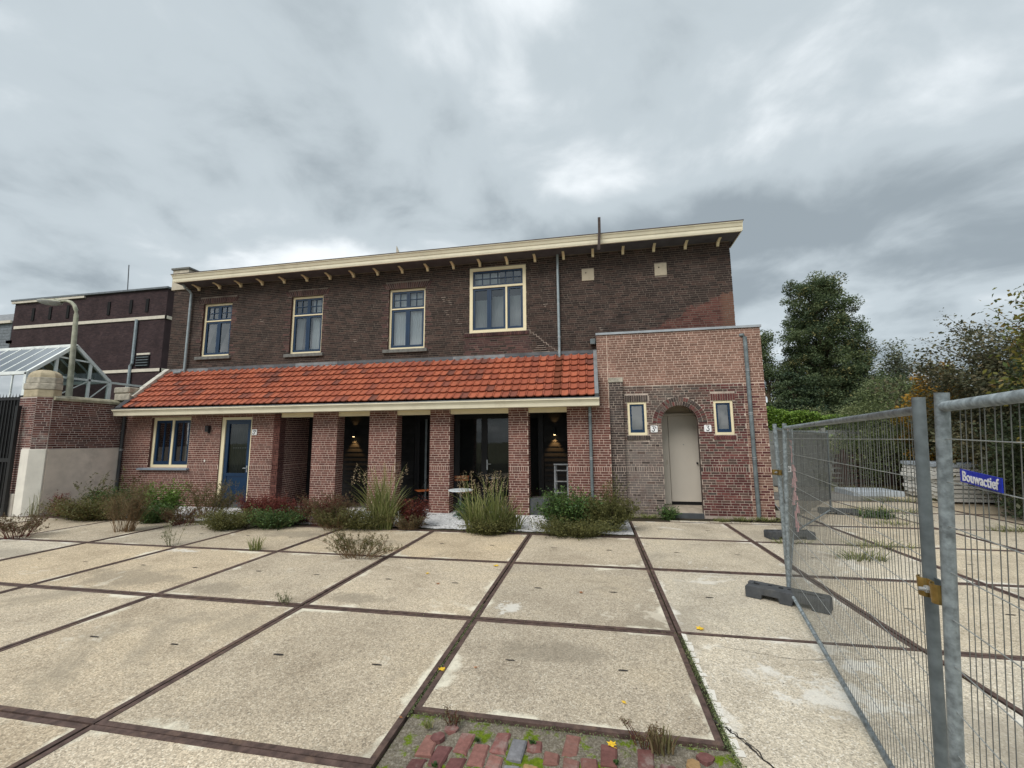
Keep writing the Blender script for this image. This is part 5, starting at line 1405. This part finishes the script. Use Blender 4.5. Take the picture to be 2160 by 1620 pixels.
def tree(name, label, x, y, z0, z1, radf, mat, n, size, clumps, trunk_r=.18, trunk_z=None, group=None, cat='tree', wisps=0, csz=.30, flat=.8, hollow=.5, tone=(0, 1), lean=(0, 0), extra=None, part='crown'):
    t = thing(name, label, cat, (x, y, 0), group=group)
    z1t = z0 + (z1 - z0) * .8 if trunk_z is None else trunk_z
    b = MB(); pts = []
    for k in range(7): f = k / 6; pts.append((x + lean[0] * f + random.uniform(-.06, .06) * (z1 - z0) * .08 * f, y + lean[1] * f, z1t * f))
    b.tube(pts, [trunk_r * (1 - .85 * k / 6) for k in range(7)], 8)
    tr = b.build('trunk', 'bark', t, smooth=True)
    C = []; lb = MB(); RM = max(radf(k / 10) for k in range(11))
    for i in range(clumps):
        f = rng.uniform(0, 1)
        while rng.uniform(0, 1) > (radf(f) / RM) ** 1.5 + .08: f = rng.uniform(0, 1)
        z = z0 + (z1 - z0) * f; R = radf(f); a = rng.uniform(0, 2 * PI); rr = R * math.sqrt(rng.uniform(hollow ** 2, 1)) 
        cx, cy = x + lean[0] * f + rr * math.cos(a), y + lean[1] * f + rr * math.sin(a)
        C.append((cx, cy, z, rng.uniform(.6, 1.3)))
        if i % 2 == 0:
            zb = max(.2, z - rr * .9 - .3); kf = min(1, zb / max(z1t, .1)); bx, by = x + lean[0] * kf, y + lean[1] * kf
            lb.tube([(bx, by, zb), ((bx + cx) / 2, (by + cy) / 2, (zb + z) / 2 + .1), (cx, cy, z)], [trunk_r * .28, trunk_r * .16, .008], 5)
    lb.build('limbs', 'bark', t, smooth=True)
    wts = np.array([c[3] for c in C]); idx = rng.choice(len(C), size=n, p=wts / wts.sum()); C = np.array(C)
    off = rng.normal(size=(n, 3)); off /= np.linalg.norm(off, axis=1)[:, None]; off *= (rng.uniform(0, 1, n) ** .5)[:, None]
    Rm = max(radf(k / 10) for k in range(11)); s = csz * Rm * C[idx, 3][:, None]
    P = C[idx, :3] + off * s * np.array([1, 1, flat])
    tone_c = rng.uniform(0, 1, len(C)); r = .45 * tone_c[idx] + .35 * rng.uniform(0, 1, n) + .2 * (off[:, 2] * .5 + .5)
    r = tone[0] + (tone[1] - tone[0]) * r
    me = leaves_mesh(part, mat, P, size, r); link(part, me, t)
    if extra: extra(t)
    return t
def interp(tab): return lambda f: float(np.interp(f, [p[0] for p in tab], [p[1] for p in tab]))
tree('poplar_tree', 'tall dense broad-based tree standing highest behind the annex', 21.95, 20.5, .6, 10.35, interp([(0, 2.8), (.3, 2.6), (.5, 2.15), (.72, 1.75), (.93, 1.35), (1, 1.0)]), 'leaf_poplar', 190000, .10, 700, .16, csz=.155, hollow=.0, lean=(-.75, 0))
tree('leafy_tree', 'half hidden dark green tree directly behind the annex corner', 18.6, 20.5, .5, 7.4, interp([(0, 1.9), (.4, 1.6), (.75, .9), (1, .15)]), 'leaf_poplar', 40000, .11, 150, .2, csz=.3, tone=(0, .75))
tree('conifer_tree', 'dark layered conifer below the tall tree, above the bright hedge', 18.6, 17.6, .6, 4.9, interp([(0, 1.9), (.5, 1.4), (.85, .6), (1, .1)]), 'leaf_conifer', 34000, .095, 160, .15, csz=.28, flat=.32)
tree('leafy_tree', 'round dark tree at the foot of the tall tree on its right', 22.8, 18.5, .4, 4.7, interp([(0, 2.2), (.5, 2.1), (.85, 1.4), (1, .4)]), 'leaf_dark', 42000, .11, 150, .2, tone=(0, .85))
tree('leafy_tree', 'slim grey-green tree with a pointed tip right of the tall tree', 24.1, 19.5, .4, 6.3, interp([(0, 2.0), (.45, 1.4), (.7, .7), (.9, .28), (1, .05)]), 'leaf_tree_grey', 36000, .11, 150, .15)
tree('leafy_tree', 'low wide grey-green tree in the gap before the arching shrub', 26.0, 17.8, .4, 4.6, interp([(0, 2.8), (.6, 2.5), (.9, 1.4), (1, .4)]), 'leaf_tree_grey', 42000, .11, 150, .15, tone=(0, .7))
tree('shrub', 'feathery olive green shrub rising above the far fence panel', 20.0, 13.2, .1, 3.7, interp([(0, 2.0), (.5, 1.9), (.8, 1.3), (1, .6)]), 'leaf_shrub', 42000, .07, 190, .07, cat='shrub', csz=.28)
tree('shrub', 'dark green shrub hiding the yard boundary behind the fence', 19.0, 15.2, .0, 2.9, interp([(0, 1.9), (.6, 1.8), (1, .8)]), 'leaf_shrub', 34000, .075, 150, .06, cat='shrub', tone=(0, .6))
tree('shrub', 'deep green hedge shrub in shade left of the timber pile', 21.8, 14.6, .0, 3.1, interp([(0, 2.2), (.6, 2.1), (1, 1.0)]), 'leaf_dark', 36000, .08, 150, .06, cat='shrub')
tree('shrub', 'dark overgrown hedge shrub behind the white sheet stack', 22.2, 10.4, .0, 3.8, interp([(0, 2.0), (.6, 2.0), (1, 1.1)]), 'leaf_dark', 44000, .085, 170, .07, cat='shrub')
tree('shrub', 'dark leafy hedge shrub at the right edge behind the blue sign', 19.7, 6.6, .0, 3.4, interp([(0, 1.5), (.6, 1.5), (1, .9)]), 'leaf_dark', 36000, .08, 150, .06, cat='shrub', tone=(.1, 1))
tree('golden_shrub', 'golden yellow autumn shrub above the near fence post', 20.1, 11.3, 1.0, 4.0, interp([(0, .9), (.5, 1.0), (1, .35)]), 'leaf_gold', 15000, .08, 80, .06, cat='shrub')
# arching shrub: long whips with leaves in pairs
def arching_shrub(label, x, y, whips, mat, leaf, name='arching_shrub', base_h=3.0, body=None):
    t = thing(name, label, 'shrub', (x, y, 0)); b = MB(); C = []; SZ = []
    for (tx, ty, tz, bx, by) in whips:
        p0, p3 = Vector((x + bx, y + by, .1)), Vector((tx, ty, tz)); p1 = Vector((p0.x + (p3.x - p0.x) * .15, p0.y + (p3.y - p0.y) * .15, tz * .55)); p2 = Vector((p0.x + (p3.x - p0.x) * .62, p0.y + (p3.y - p0.y) * .62, tz * .88))
        bz = [((1 - s) ** 3) * p0 + 3 * s * (1 - s) ** 2 * p1 + 3 * s * s * (1 - s) * p2 + s ** 3 * p3 for s in np.linspace(0, 1, 40)]
        b.tube(bz[::4] + [bz[-1]], [.022 * (1 - .9 * k / 10) for k in range(len(bz[::4]) + 1)], 5)
        for i in range(5, 40):
            m_ = 4 if i > 33 else 14
            for _ in range(m_):
                sp = .05 + .30 * (1 - i / 40)
                C.append(bz[i] + Vector((random.gauss(0, sp), random.gauss(0, sp), random.gauss(0, sp)))); SZ.append(leaf * random.uniform(.6, 1.3) * (1.05 - .55 * (i / 40) ** 3))
    b.build('branches', 'bark', t, smooth=True)
    if body:
        n, R, z0, z1, kk = body
        for _ in range(kk):
            cx, cy, cz = x + random.gauss(0, R * .6), y + random.gauss(0, R * .5), random.uniform(z0, z1)
            s_ = random.uniform(.12, .32)
            for _ in range(n // kk): C.append(Vector((random.gauss(cx, s_), random.gauss(cy, s_), random.gauss(cz, s_ * .8)))); SZ.append(leaf * random.uniform(.6, 1.2))
    C = np.array([tuple(c) for c in C]); link('foliage', leaves_mesh('foliage', mat, C, leaf, rng.uniform(0, 1, len(C)), sizes=SZ, aspect=1.9), t); return t
W = []
def fyp(px, py, Y):
    """world point on the plane y = Y seen at photo pixel (px, py)"""
    d = (px - 1080) / 896.98 * r2 - (py - 810) / 896.98 * u2 + fw
    return CAM + d * ((Y - CAM.y) / d.y)
for px, py, Y in ((1925, 712, 10), (1985, 662, 9.6), (1978, 680, 9.8), (2040, 692, 9.5), (2074, 676, 9.0), (1890, 772, 10.4), (1955, 745, 10), (2010, 720, 9.3), (2020, 750, 9.6), (1930, 780, 10.2), (2060, 740, 9), (2090, 720, 8.8), (1950, 800, 9.8), (2100, 760, 8.6), (2130, 740, 8.2), (1900, 800, 10.2), (2150, 700, 8.5), (2035, 790, 9.2), (1985, 735, 9.8), (2140, 770, 8.4)):
    p = fyp(px, py, Y); W.append((p.x, p.y, p.z, random.uniform(-.5, .5), random.uniform(-.5, .5)))
arching_shrub('tall arching shrub with long leafy whips against the sky at the right', 21.2, 8.6, W, 'leaf_arching', .11, body=(52000, 2.1, .4, 4.5, 260))
W = []
for px, py, Y in ((2085, 650, 5.5), (2150, 618, 5.0), (2110, 690, 5.4), (2170, 660, 5.0), (2135, 730, 5.3), (2160, 780, 5.0), (2125, 700, 5.2), (2200, 640, 5), (2230, 700, 5), (2150, 720, 5.2), (2190, 740, 4.8), (2180, 690, 5)):
    p = fyp(px, py, Y); W.append((p.x, p.y, p.z, random.uniform(-.3, .3), random.uniform(-.3, .3)))
arching_shrub('young maple with big yellowing leaves at the right edge', 18.9, 5.2, W, 'leaf_maple', .13, 'maple_tree', body=(9000, .85, 1.5, 4.5, 120))
# clipped laurel hedge
hd = thing('laurel_hedge', 'bright green clipped laurel hedge on top of the concrete wall', 'hedge', (16.5, 14.8, 0))
n = 26000; P = np.empty((n, 3)); P[:, 0] = rng.uniform(14.2, 18.9, n); P[:, 1] = 14.55 + rng.normal(0, .32, n); top = 2.98 - (P[:, 0] - 16.2).clip(0, 9) * .13 + .06 * np.sin(P[:, 0] * 5.1) + .05 * np.sin(P[:, 0] * 11)
P[:, 2] = top - rng.uniform(0, 1, n) ** 2.0 * 1.3; r = rng.uniform(0, .7, n) + .3 * (P[:, 2] > top - .25)
link('foliage', leaves_mesh('foliage', 'leaf_hedge', P, .085, r, up=1.2), hd)
b = MB()
for k in range(9): x = 14.3 + k * .57; b.tube([(x, 14.6, 0), (x + .05, 14.6, 2.3)], [.04, .015], 6)
b.build('stems', 'bark', hd)

# ---------------------------------------------------------------- weeds and grasses
def plant(name, label, x, y, h, w, kind, mat, n=40, leaf=.03, stem='stem_green', lean=(0, 0), group=None, cat='weed', seed_heads=0, d=None, lpl=8, z=0.0, droop=.35, spread=1.0):
    t = thing(name, label, cat, (x, y, z), group=group)
    d = d or w * .7; sb = MB(); C = []; SZ = []; sh_ = MB()
    if kind == 'grass':
        gb = MB()
        for i in range(n):
            if i == 0: BN = [(rng.normal(0, .22), rng.normal(0, .22), rng.uniform(.5, 1.0), rng.normal(0, .16), rng.normal(0, .16)) for _ in range(9)]
            bn = BN[int(rng.integers(0, 9))] if h > .3 else (0, 0, 1, 0, 0)
            a = rng.uniform(0, 2 * PI); rr = rng.uniform(0, 1) ** .7 * (.16 if h > .3 else .8)
            bx, by = x + (rr * math.cos(a) + bn[0]) * w * .5, y + (rr * math.sin(a) + bn[1]) * d * .5
            hh = h * bn[2] * rng.uniform(.3, 1.0) ** .8; ou = rng.uniform(.05, 1.0) ** 1.3 * w * .5 * spread
            aa = a + rng.normal(0, .5); ex, ey = bx + ou * math.cos(aa) + (lean[0] + bn[3]) * hh, by + ou * math.sin(aa) * .8 + (lean[1] + bn[4]) * hh
            if i < seed_heads: hh = h * rng.uniform(.85, 1.22)
            wd = rng.uniform(.004, .0125) * (1 if h > .3 else .6); dr = rng.uniform(0, droop) ** .8; r = rng.uniform(0, 1)
            perp = Vector((-math.sin(aa), math.cos(aa), 0)) if rng.uniform() < .6 else Vector((1, 0, 0)); prev = None; seg = 6
            for k in range(seg + 1):
                s = k / seg; p = Vector((bx + (ex - bx) * s ** 1.5, by + (ey - by) * s ** 1.5, z + hh * (s * (1 + dr) - dr * s ** 3)))
                ww = wd * (1 - s ** 2) + .0006
                if prev: gb.quad(prev[0] - perp * prev[1], prev[0] + perp * prev[1], p + perp * ww, p - perp * ww, r)
                prev = (p, ww)
            if i < seed_heads:
                for q in range(26):
                    c = prev[0] + Vector((rng.normal(0, .018), rng.normal(0, .018), rng.uniform(-.17, .03))); C.append(c); SZ.append(rng.uniform(.014, .036))
        gb.build('blades', mat, t, kind='stuff')
        if C: link('seed_heads', leaves_mesh('seed_heads', 'seed_head', np.array([tuple(c) for c in C]), .02, rng.uniform(0, 1, len(C)), sizes=SZ, aspect=3), t, kind='stuff')
        return t
    for i in range(n):
        a = rng.uniform(0, 2 * PI); rr = rng.uniform(0, 1) ** .6
        bx, by = x + rr * w * .22 * math.cos(a), y + rr * d * .22 * math.sin(a)
        ox, oy = rng.uniform(.15, 1) * w * .5 * math.cos(a), rng.uniform(.15, 1) * d * .5 * math.sin(a)
        if i == 0 and leaf < .04: leaf *= 1.55
        if kind == 'bush': hh = h * rng.uniform(.45, 1.0) * math.sqrt(max(.12, 1 - .6 * (ox * ox / (w * w * .25))))
        else: hh = h * rng.uniform(.4, 1.0)
        tip = Vector((bx + ox + lean[0] * hh, by + oy + lean[1] * hh, z + hh)); base = Vector((bx, by, z - .02)); mid = (base + tip) / 2 + Vector((-ox * .15, -oy * .15, hh * .10))
        f = lambda s: (1 - s) ** 2 * base + 2 * s * (1 - s) * mid + s * s * tip
        sb.tube([f(s) for s in (0, .33, .66, 1)], [.0045 * (h / .8 + .3), .0034, .0024, .001], 4, cap=False, r=rng.uniform())
        lo = .15 if kind == 'bush' else .3
        for k in range(int(lpl * (.95 if leaf < .04 else 1.1))):
            s = rng.uniform(lo, 1); p = f(s)
            if kind == 'airy':
                tw = Vector((rng.normal(0, .05), rng.normal(0, .05), rng.uniform(.02, .12))) * (h / .6)
                sb.tube([p, p + tw], [.0018, .0008], 3, cap=False)
                for q in range(7): C.append(p + tw * rng.uniform(.3, 1.05) + Vector(rng.normal(0, .008, 3))); SZ.append(leaf * rng.uniform(.6, 1.6))
            else:
                sp = leaf * (1.1 if kind == 'bush' else .7)
                for q in range(3): C.append(p + Vector(rng.normal(0, sp, 3))); SZ.append(leaf * rng.uniform(.55, 1.25))
    sb.build('stems', stem, t)
    if C:
        r = rng.uniform(0, 1, len(C)); link('foliage', leaves_mesh('foliage', mat, np.array([tuple(c) for c in C]), leaf, r, sizes=SZ, aspect=1.7 if kind == 'bush' else 2.4, up=.8), t, kind='stuff')
    return t
GR = 'weeds growing along the gravel strip'
plant('sapling', 'sparse grey-green sapling rising against the beige plaster', -3.45, 4.75, 1.15, 1.35, 'airy', 'leaf_olive', 11, .034, 'stem_green', group=GR, lpl=14)
plant('low_shrub', 'wide sprawling olive shrub at the foot of the plastered wall', -2.75, 4.05, .52, 2.3, 'bush', 'leaf_olive', 320, .030, 'stem_brown', d=1.2, lpl=11, group=GR)
plant('low_shrub', 'dark green leafy bush behind the sprawling olive shrub', -3.1, 4.75, .72, 1.7, 'bush', 'leaf_deep', 190, .045, 'stem_brown', d=.7, lpl=10, group=GR)
plant('red_weed', 'small dark red weed against the light pier plaster', -4.15, 4.25, .62, .42, 'bush', 'leaf_red', 45, .04, 'stem_red', group=GR)
plant('dry_weed', 'tall brown airy weed standing out over the slabs', -.35, 2.95, .98, .85, 'airy', 'leaf_dry', 62, .016, 'stem_brown', lpl=16, group=GR)
plant('leafy_bush', 'bright green nettle bush under the blue casement window', -1.15, 4.35, .92, 1.15, 'bush', 'leaf_bright', 170, .055, 'stem_green', lpl=9, group=GR)
plant('leafy_bush', 'smaller green bush in front of the nettles by the brown weed', -.75, 3.85, .48, .8, 'bush', 'leaf_deep', 110, .05, 'stem_green', lpl=9, group=GR)
plant('dry_weed', 'thin brown-green weed cloud under the wall vent', .05, 4.55, .85, 1.5, 'airy', 'leaf_olive', 70, .018, 'stem_brown', d=.8, lpl=15, group=GR)
plant('dry_weed', 'low purple-grey dry weed beside the nettle bush', .15, 3.75, .38, 1.1, 'airy', 'leaf_dry', 60, .016, 'stem_red', lpl=12, group=GR)
plant('thistle', 'pale seeded thistle growing from the slab joint', 1.80, 2.12, .48, .42, 'upright', 'leaf_pale', 9, .022, 'stem_green', lpl=12)
plant('low_shrub', 'fine green low weed patch before the dark red plants', 1.55, 3.55, .42, 1.25, 'bush', 'leaf_olive', 210, .024, 'stem_green', lpl=12, group=GR)
for i, (x, y, h, w) in enumerate(((1.35, 4.55, .62, .9), (1.95, 4.35, .60, 1.0), (2.6, 4.4, .55, .9))):
    plant('red_weed', ['dark red weed in front of the blue door', 'dense dark red weed left of the second pillar', 'dark red weed in front of the brick recess'][i], x, y, h, w, 'upright', 'leaf_red', 110, .040, 'stem_red', lpl=15, group='dark red weeds along the colonnade')
plant('leafy_bush', 'low deep green weed with tiny white flowers before the red weeds', 2.45, 3.85, .42, 1.3, 'bush', 'leaf_deep', 190, .045, 'stem_green', lpl=9, group=GR)
plant('dry_weed', 'brown weed thicket in front of the second pillar', 3.45, 4.15, .66, 1.3, 'airy', 'leaf_dry', 85, .017, 'stem_red', lpl=15, group=GR)
plant('dry_weed', 'greenish low weed thicket at the edge of the slabs', 3.9, 3.85, .40, 1.1, 'airy', 'leaf_olive', 80, .018, 'stem_brown', lpl=12, group=GR)
plant('red_weed', 'reddish brown weed left of the tall grass', 3.25, 4.45, .58, .8, 'upright', 'leaf_red', 60, .03, 'stem_red', lpl=12, group='dark red weeds along the colonnade')
plant('grass_clump', 'tall seeding grass clump in front of the third pillar', 4.75, 4.15, 1.12, 1.45, 'grass', 'leaf_grass', 430, seed_heads=45, group='tall grass clumps before the pillars', cat='grass', spread=1.0)
plant('low_shrub', 'green weed mass under the tall grass of the third pillar', 4.45, 4.05, .46, 1.4, 'bush', 'leaf_olive', 150, .028, 'stem_green', lpl=10, group=GR)
plant('red_weed', 'dark red bushy weed right of the first tall grass', 5.38, 4.35, .60, .75, 'upright', 'leaf_red', 120, .032, 'stem_red', lpl=15, group='dark red weeds along the colonnade')
plant('dry_weed', 'low brown weed at the foot of the dark red bush', 5.45, 4.05, .32, .8, 'airy', 'leaf_dry', 60, .016, 'stem_brown', lpl=11, group=GR)
plant('grass_clump', 'tall seeding grass clump in front of the glazed doors', 7.15, 4.15, .98, 1.35, 'grass', 'leaf_grass', 400, seed_heads=45, group='tall grass clumps before the pillars', cat='grass', lean=(-.05, 0))
plant('grass_clump', 'wide bladed grass leaning over at the fourth pillar', 7.55, 4.35, .62, .8, 'grass', 'leaf_grass', 130, seed_heads=4, group='tall grass clumps before the pillars', cat='grass', droop=.6)
plant('low_shrub', 'dense low green growth at the foot of the second grass clump', 7.2, 3.95, .32, 1.0, 'bush', 'leaf_olive', 120, .026, 'stem_green', lpl=10, group=GR)
plant('red_weed', 'single dark red plume in the second grass clump', 7.52, 4.5, .62, .25, 'upright', 'leaf_red', 16, .03, 'stem_red', lpl=14, group='dark red weeds along the colonnade')
plant('fern', 'green leafy weed beside the fourth pillar on the gravel', 6.35, 5.35, .45, .6, 'bush', 'leaf_deep', 60, .05, 'stem_green', lpl=9, group=GR)
plant('leafy_bush', 'large deep green bush with glossy leaves left of the downpipe', 8.72, 4.65, .82, 1.3, 'bush', 'leaf_deep', 230, .062, 'stem_green', lpl=9, group=GR)
plant('leafy_bush', 'lighter crown of young leaves on top of the big green bush', 8.75, 4.62, .90, .9, 'bush', 'leaf_bright', 40, .055, 'stem_green', lpl=6, group=GR)
plant('low_shrub', 'fine olive weed spilling on to the slabs before the big bush', 8.85, 4.02, .38, 1.5, 'bush', 'leaf_olive', 210, .024, 'stem_green', lpl=12, group=GR)
plant('low_shrub', 'feathery olive bush below the rusty pilaster', 9.45, 4.55, .66, 1.15, 'airy', 'leaf_olive', 130, .020, 'stem_green', lpl=18, group=GR)
plant('sapling', 'thin upright olive sapling against the red brick corner', 9.62, 5.0, 1.02, .5, 'airy', 'leaf_olive', 14, .022, 'stem_green', lpl=16, group=GR)
plant('dry_weed', 'wide dry brush growing out of the crossing slab joints', 5.55, 1.92, .42, 1.35, 'airy', 'leaf_olive', 60, .013, 'stem_brown', d=.6, lpl=12)
plant('grass_tuft', 'bright green grass tuft in the slab joint', 3.55, 2.08, .24, .28, 'grass', 'leaf_grass', 60, cat='grass')
plant('dry_weed', 'tiny sparse weed in the joint left of the pavers', 5.76, .02, .15, .24, 'airy', 'leaf_pale', 8, .010, 'stem_green', lpl=5)
plant('dry_weed', 'brown twiggy weeds at the left edge of the yard', -1.85, 2.15, .50, 1.1, 'airy', 'leaf_dry', 46, .016, 'stem_red', lpl=13)
plant('drooping_weed', 'grey-green weed with hanging blades beside the gate post', -4.55, 4.0, .70, .9, 'grass', 'leaf_pale', 22, droop=1.3, cat='weed', spread=1.4)
plant('leafy_weed', 'small leafy weed at the foot of the arched doorway', 10.92, 6.05, .30, .38, 'bush', 'leaf_deep', 55, .045, 'stem_green', lpl=8)
for x, y, h, w, lb in ((9.95, 6.1, .10, .5, 'low moss and grass at the foot of the rusty pilaster'), (10.45, 6.14, .10, .7, 'low grass line left of the arched doorway'), (12.45, 6.05, .11, .8, 'low grass line right of the doorstep'), (13.0, 6.1, .10, .6, 'low grass at the foot of the annex downpipe'), (12.0, 5.9, .08, .4, 'tiny grass patch in front of the doorstep')):
    plant('grass_tuft', lb, x, y, h, w, 'grass', 'leaf_grass', 120, d=.22, cat='grass', spread=.9)
plant('dry_tuft', 'dry brown tuft at the right end of the paver patch', 9.62, -1.64, .13, .16, 'grass', 'leaf_dry', 70, cat='grass')
plant('dry_weed', 'little heather-like weed beside the dry tuft', 9.52, -1.60, .14, .22, 'airy', 'leaf_dry', 14, .008, 'stem_red', lpl=8)
plant('dry_weed', 'little dark weed at the left end of the paver patch', 8.33, -1.62, .10, .14, 'airy', 'leaf_dry', 9, .008, 'stem_red', lpl=6)
plant('grass_tuft', 'small green seedling at the left corner of the pavers', 8.18, -1.68, .05, .07, 'grass', 'leaf_grass', 14, cat='grass')
for x, y in ((8.52, -1.74), (8.86, -1.70), (8.34, -1.98), (9.35, -1.78), (8.62, -1.98)):
    plant('moss_tuft', 'tiny dark moss tuft between the pavers, ' + {8.52: 'under the small dark weed', 8.86: 'left of the orange maple leaf', 8.34: 'nearest the slanting slab edge', 9.35: 'right below the orange maple leaf', 8.62: 'at the bottom edge of the picture'}[x], x, y, .022, .04, 'grass', 'leaf_deep', 26, cat='moss', group='moss tufts between the pavers')
for x, y, h, w, n_, lb in ((13.15, 3.05, .16, .9, 130, 'grass along the diagonal rusty joint behind the fence'), (13.9, 3.9, .12, 1.2, 120, 'grass line in the slab joint behind the second foot'), (12.6, 4.02, .08, .8, 60, 'thin grass in the joint by the second foot'), (16.2, 7.8, .14, 1.8, 190, 'weed strip across the far slabs'), (17.6, 9.8, .16, 2.2, 200, 'green verge at the edge of the far slabs'), (17.4, 5.7, .14, 1.6, 150, 'weed strip on the right of the far yard'), (15.4, 6.1, .10, 1.2, 90, 'sparse weeds beside the third foot'), (18.0, 12.2, .25, 2.5, 240, 'tall grass edge before the hedge')):
    plant('grass_strip', lb, x, y, h, w, 'grass', 'leaf_grass', n_, d=.35, cat='grass', spread=.8)
plant('creeping_weed', 'small leafy creeper on the slabs behind the netted panel', 15.6, 6.9, .14, .7, 'bush', 'leaf_deep', 60, .035, 'stem_green', d=.4)
# moss in the open joints of the nearest slabs
P = []
for _ in range(4200):
    r = random.random()
    if r < .45: s = random.random() ** .8; P.append((10.03 + random.gauss(0, .014), -.05 - s * 1.75, .003))
    elif r < .7: P.append((8.0 + random.gauss(0, .006), random.uniform(-1.6, .4), .0))
    elif r < .85: P.append((random.uniform(8.05, 9.95), -1.56 + random.gauss(0, .014), .0))
    elif r < .93: P.append((random.choice((6.0, 8.0, 10.0, 4.0)) + random.gauss(0, .007), random.uniform(-1.6, 4), .0))
    elif r < .97: P.append((random.uniform(2, 10), random.choice((.0, 2.05)) + random.gauss(0, .007), .0))
    else: P.append((random.uniform(12, 12.06) + random.gauss(0, .01), random.uniform(-.6, .1), .002))
link('joint_moss', leaves_mesh('joint_moss', 'leaf_shrub', P, .012, rng.uniform(0, 1, len(P)), up=1), kind='stuff')
# dropped leaves
def fallen(x, y, s, mat, label, a):
    b = MB(); out = [(0, -.5), (.22, -.30), (.48, -.34), (.34, -.05), (.5, .2), (.2, .18), (0, .52), (-.2, .2), (-.5, .22), (-.33, -.05), (-.46, -.35), (-.2, -.28)]
    for k in range(12):
        p, q = out[k], out[(k + 1) % 12]; f = lambda v: (v[0] * s, v[1] * s, .006 + .35 * s * (v[0] ** 2) + random.uniform(0, .003))
        b.poly([(0, 0, .010), f(p), f(q)])
    b.tube([(0, -.45 * s, .008), (.02, -.8 * s, .012)], .0012, 4)
    o = b.build('fallen_leaf', mat, label=label, category='leaf', group='leaves dropped on the slabs'); o.location = (x, y, 0); o.rotation_euler = (0, 0, a)
for x, y, s, mt, lb, a in ((7.81, 1.84, .085, 'leaf_yellow', 'yellow leaf near the far corner of the middle slab', 1), (10.23, .13, .085, 'leaf_yellow', 'yellow leaf with stalk right of the slab crossing', 2), (8.02, -1.0, .06, 'leaf_yellow', 'yellow leaf lying in the open joint left of the front slab', .4), (9.43, -1.19, .035, 'leaf_yellow', 'small crumpled yellow leaf on the front slab', 0), (9.33, -1.63, .058, 'leaf_yellow', 'orange yellow maple leaf on the pavers', .2), (9.07, .93, .05, 'leaf_brown', 'narrow brown leaf in the middle of the second slab', 1.9), (7.25, .95, .05, 'leaf_brown', 'orange brown leaf on the slab left of the crossing', .7), (6.95, 1.33, .05, 'leaf_yellow', 'dull yellow leaf on the slab before the dry brush', 1.2), (8.28, -.93, .03, 'leaf_brown', 'tiny brown leaf near the lifting slot', 1.2), (7.96, -1.62, .02, 'leaf_brown', 'tiny reddish leaf beside the left slab edge', .2)):
    fallen(x, y, s, mt, lb, a)
b = MB()
for _ in range(260):
    x, y = random.uniform(4, 12), random.uniform(-1.5, 4); s = random.uniform(.003, .009); a = random.uniform(0, PI)
    c, d_ = math.cos(a) * s, math.sin(a) * s
    b.quad((x - c, y - d_, .005), (x + d_ * .5, y - c * .5, .005), (x + c, y + d_, .006), (x - d_ * .5, y + c * .5, .005), random.random())
b.build('crumbs', 'slot_shade_grit', kind='stuff')
for o in list(COL.objects):
    if o.parent is None and o.type == 'EMPTY' and not o.get('_local') and (o.location.length > 0) and o.name.split('.')[0] not in ('ballast_block', 'coupling_clamp', 'folding_chair'):
        pass
bpy.context.view_layer.update()
LOCAL = ('ballast_block', 'coupling_clamp', 'folding_chair')
for o in list(COL.objects):
    if o.parent is None and o.type == 'EMPTY' and o.name.split('.')[0] not in LOCAL:
        inv = Matrix.Translation(-o.location)
        for c in o.children: c.matrix_basis = inv @ c.matrix_basis
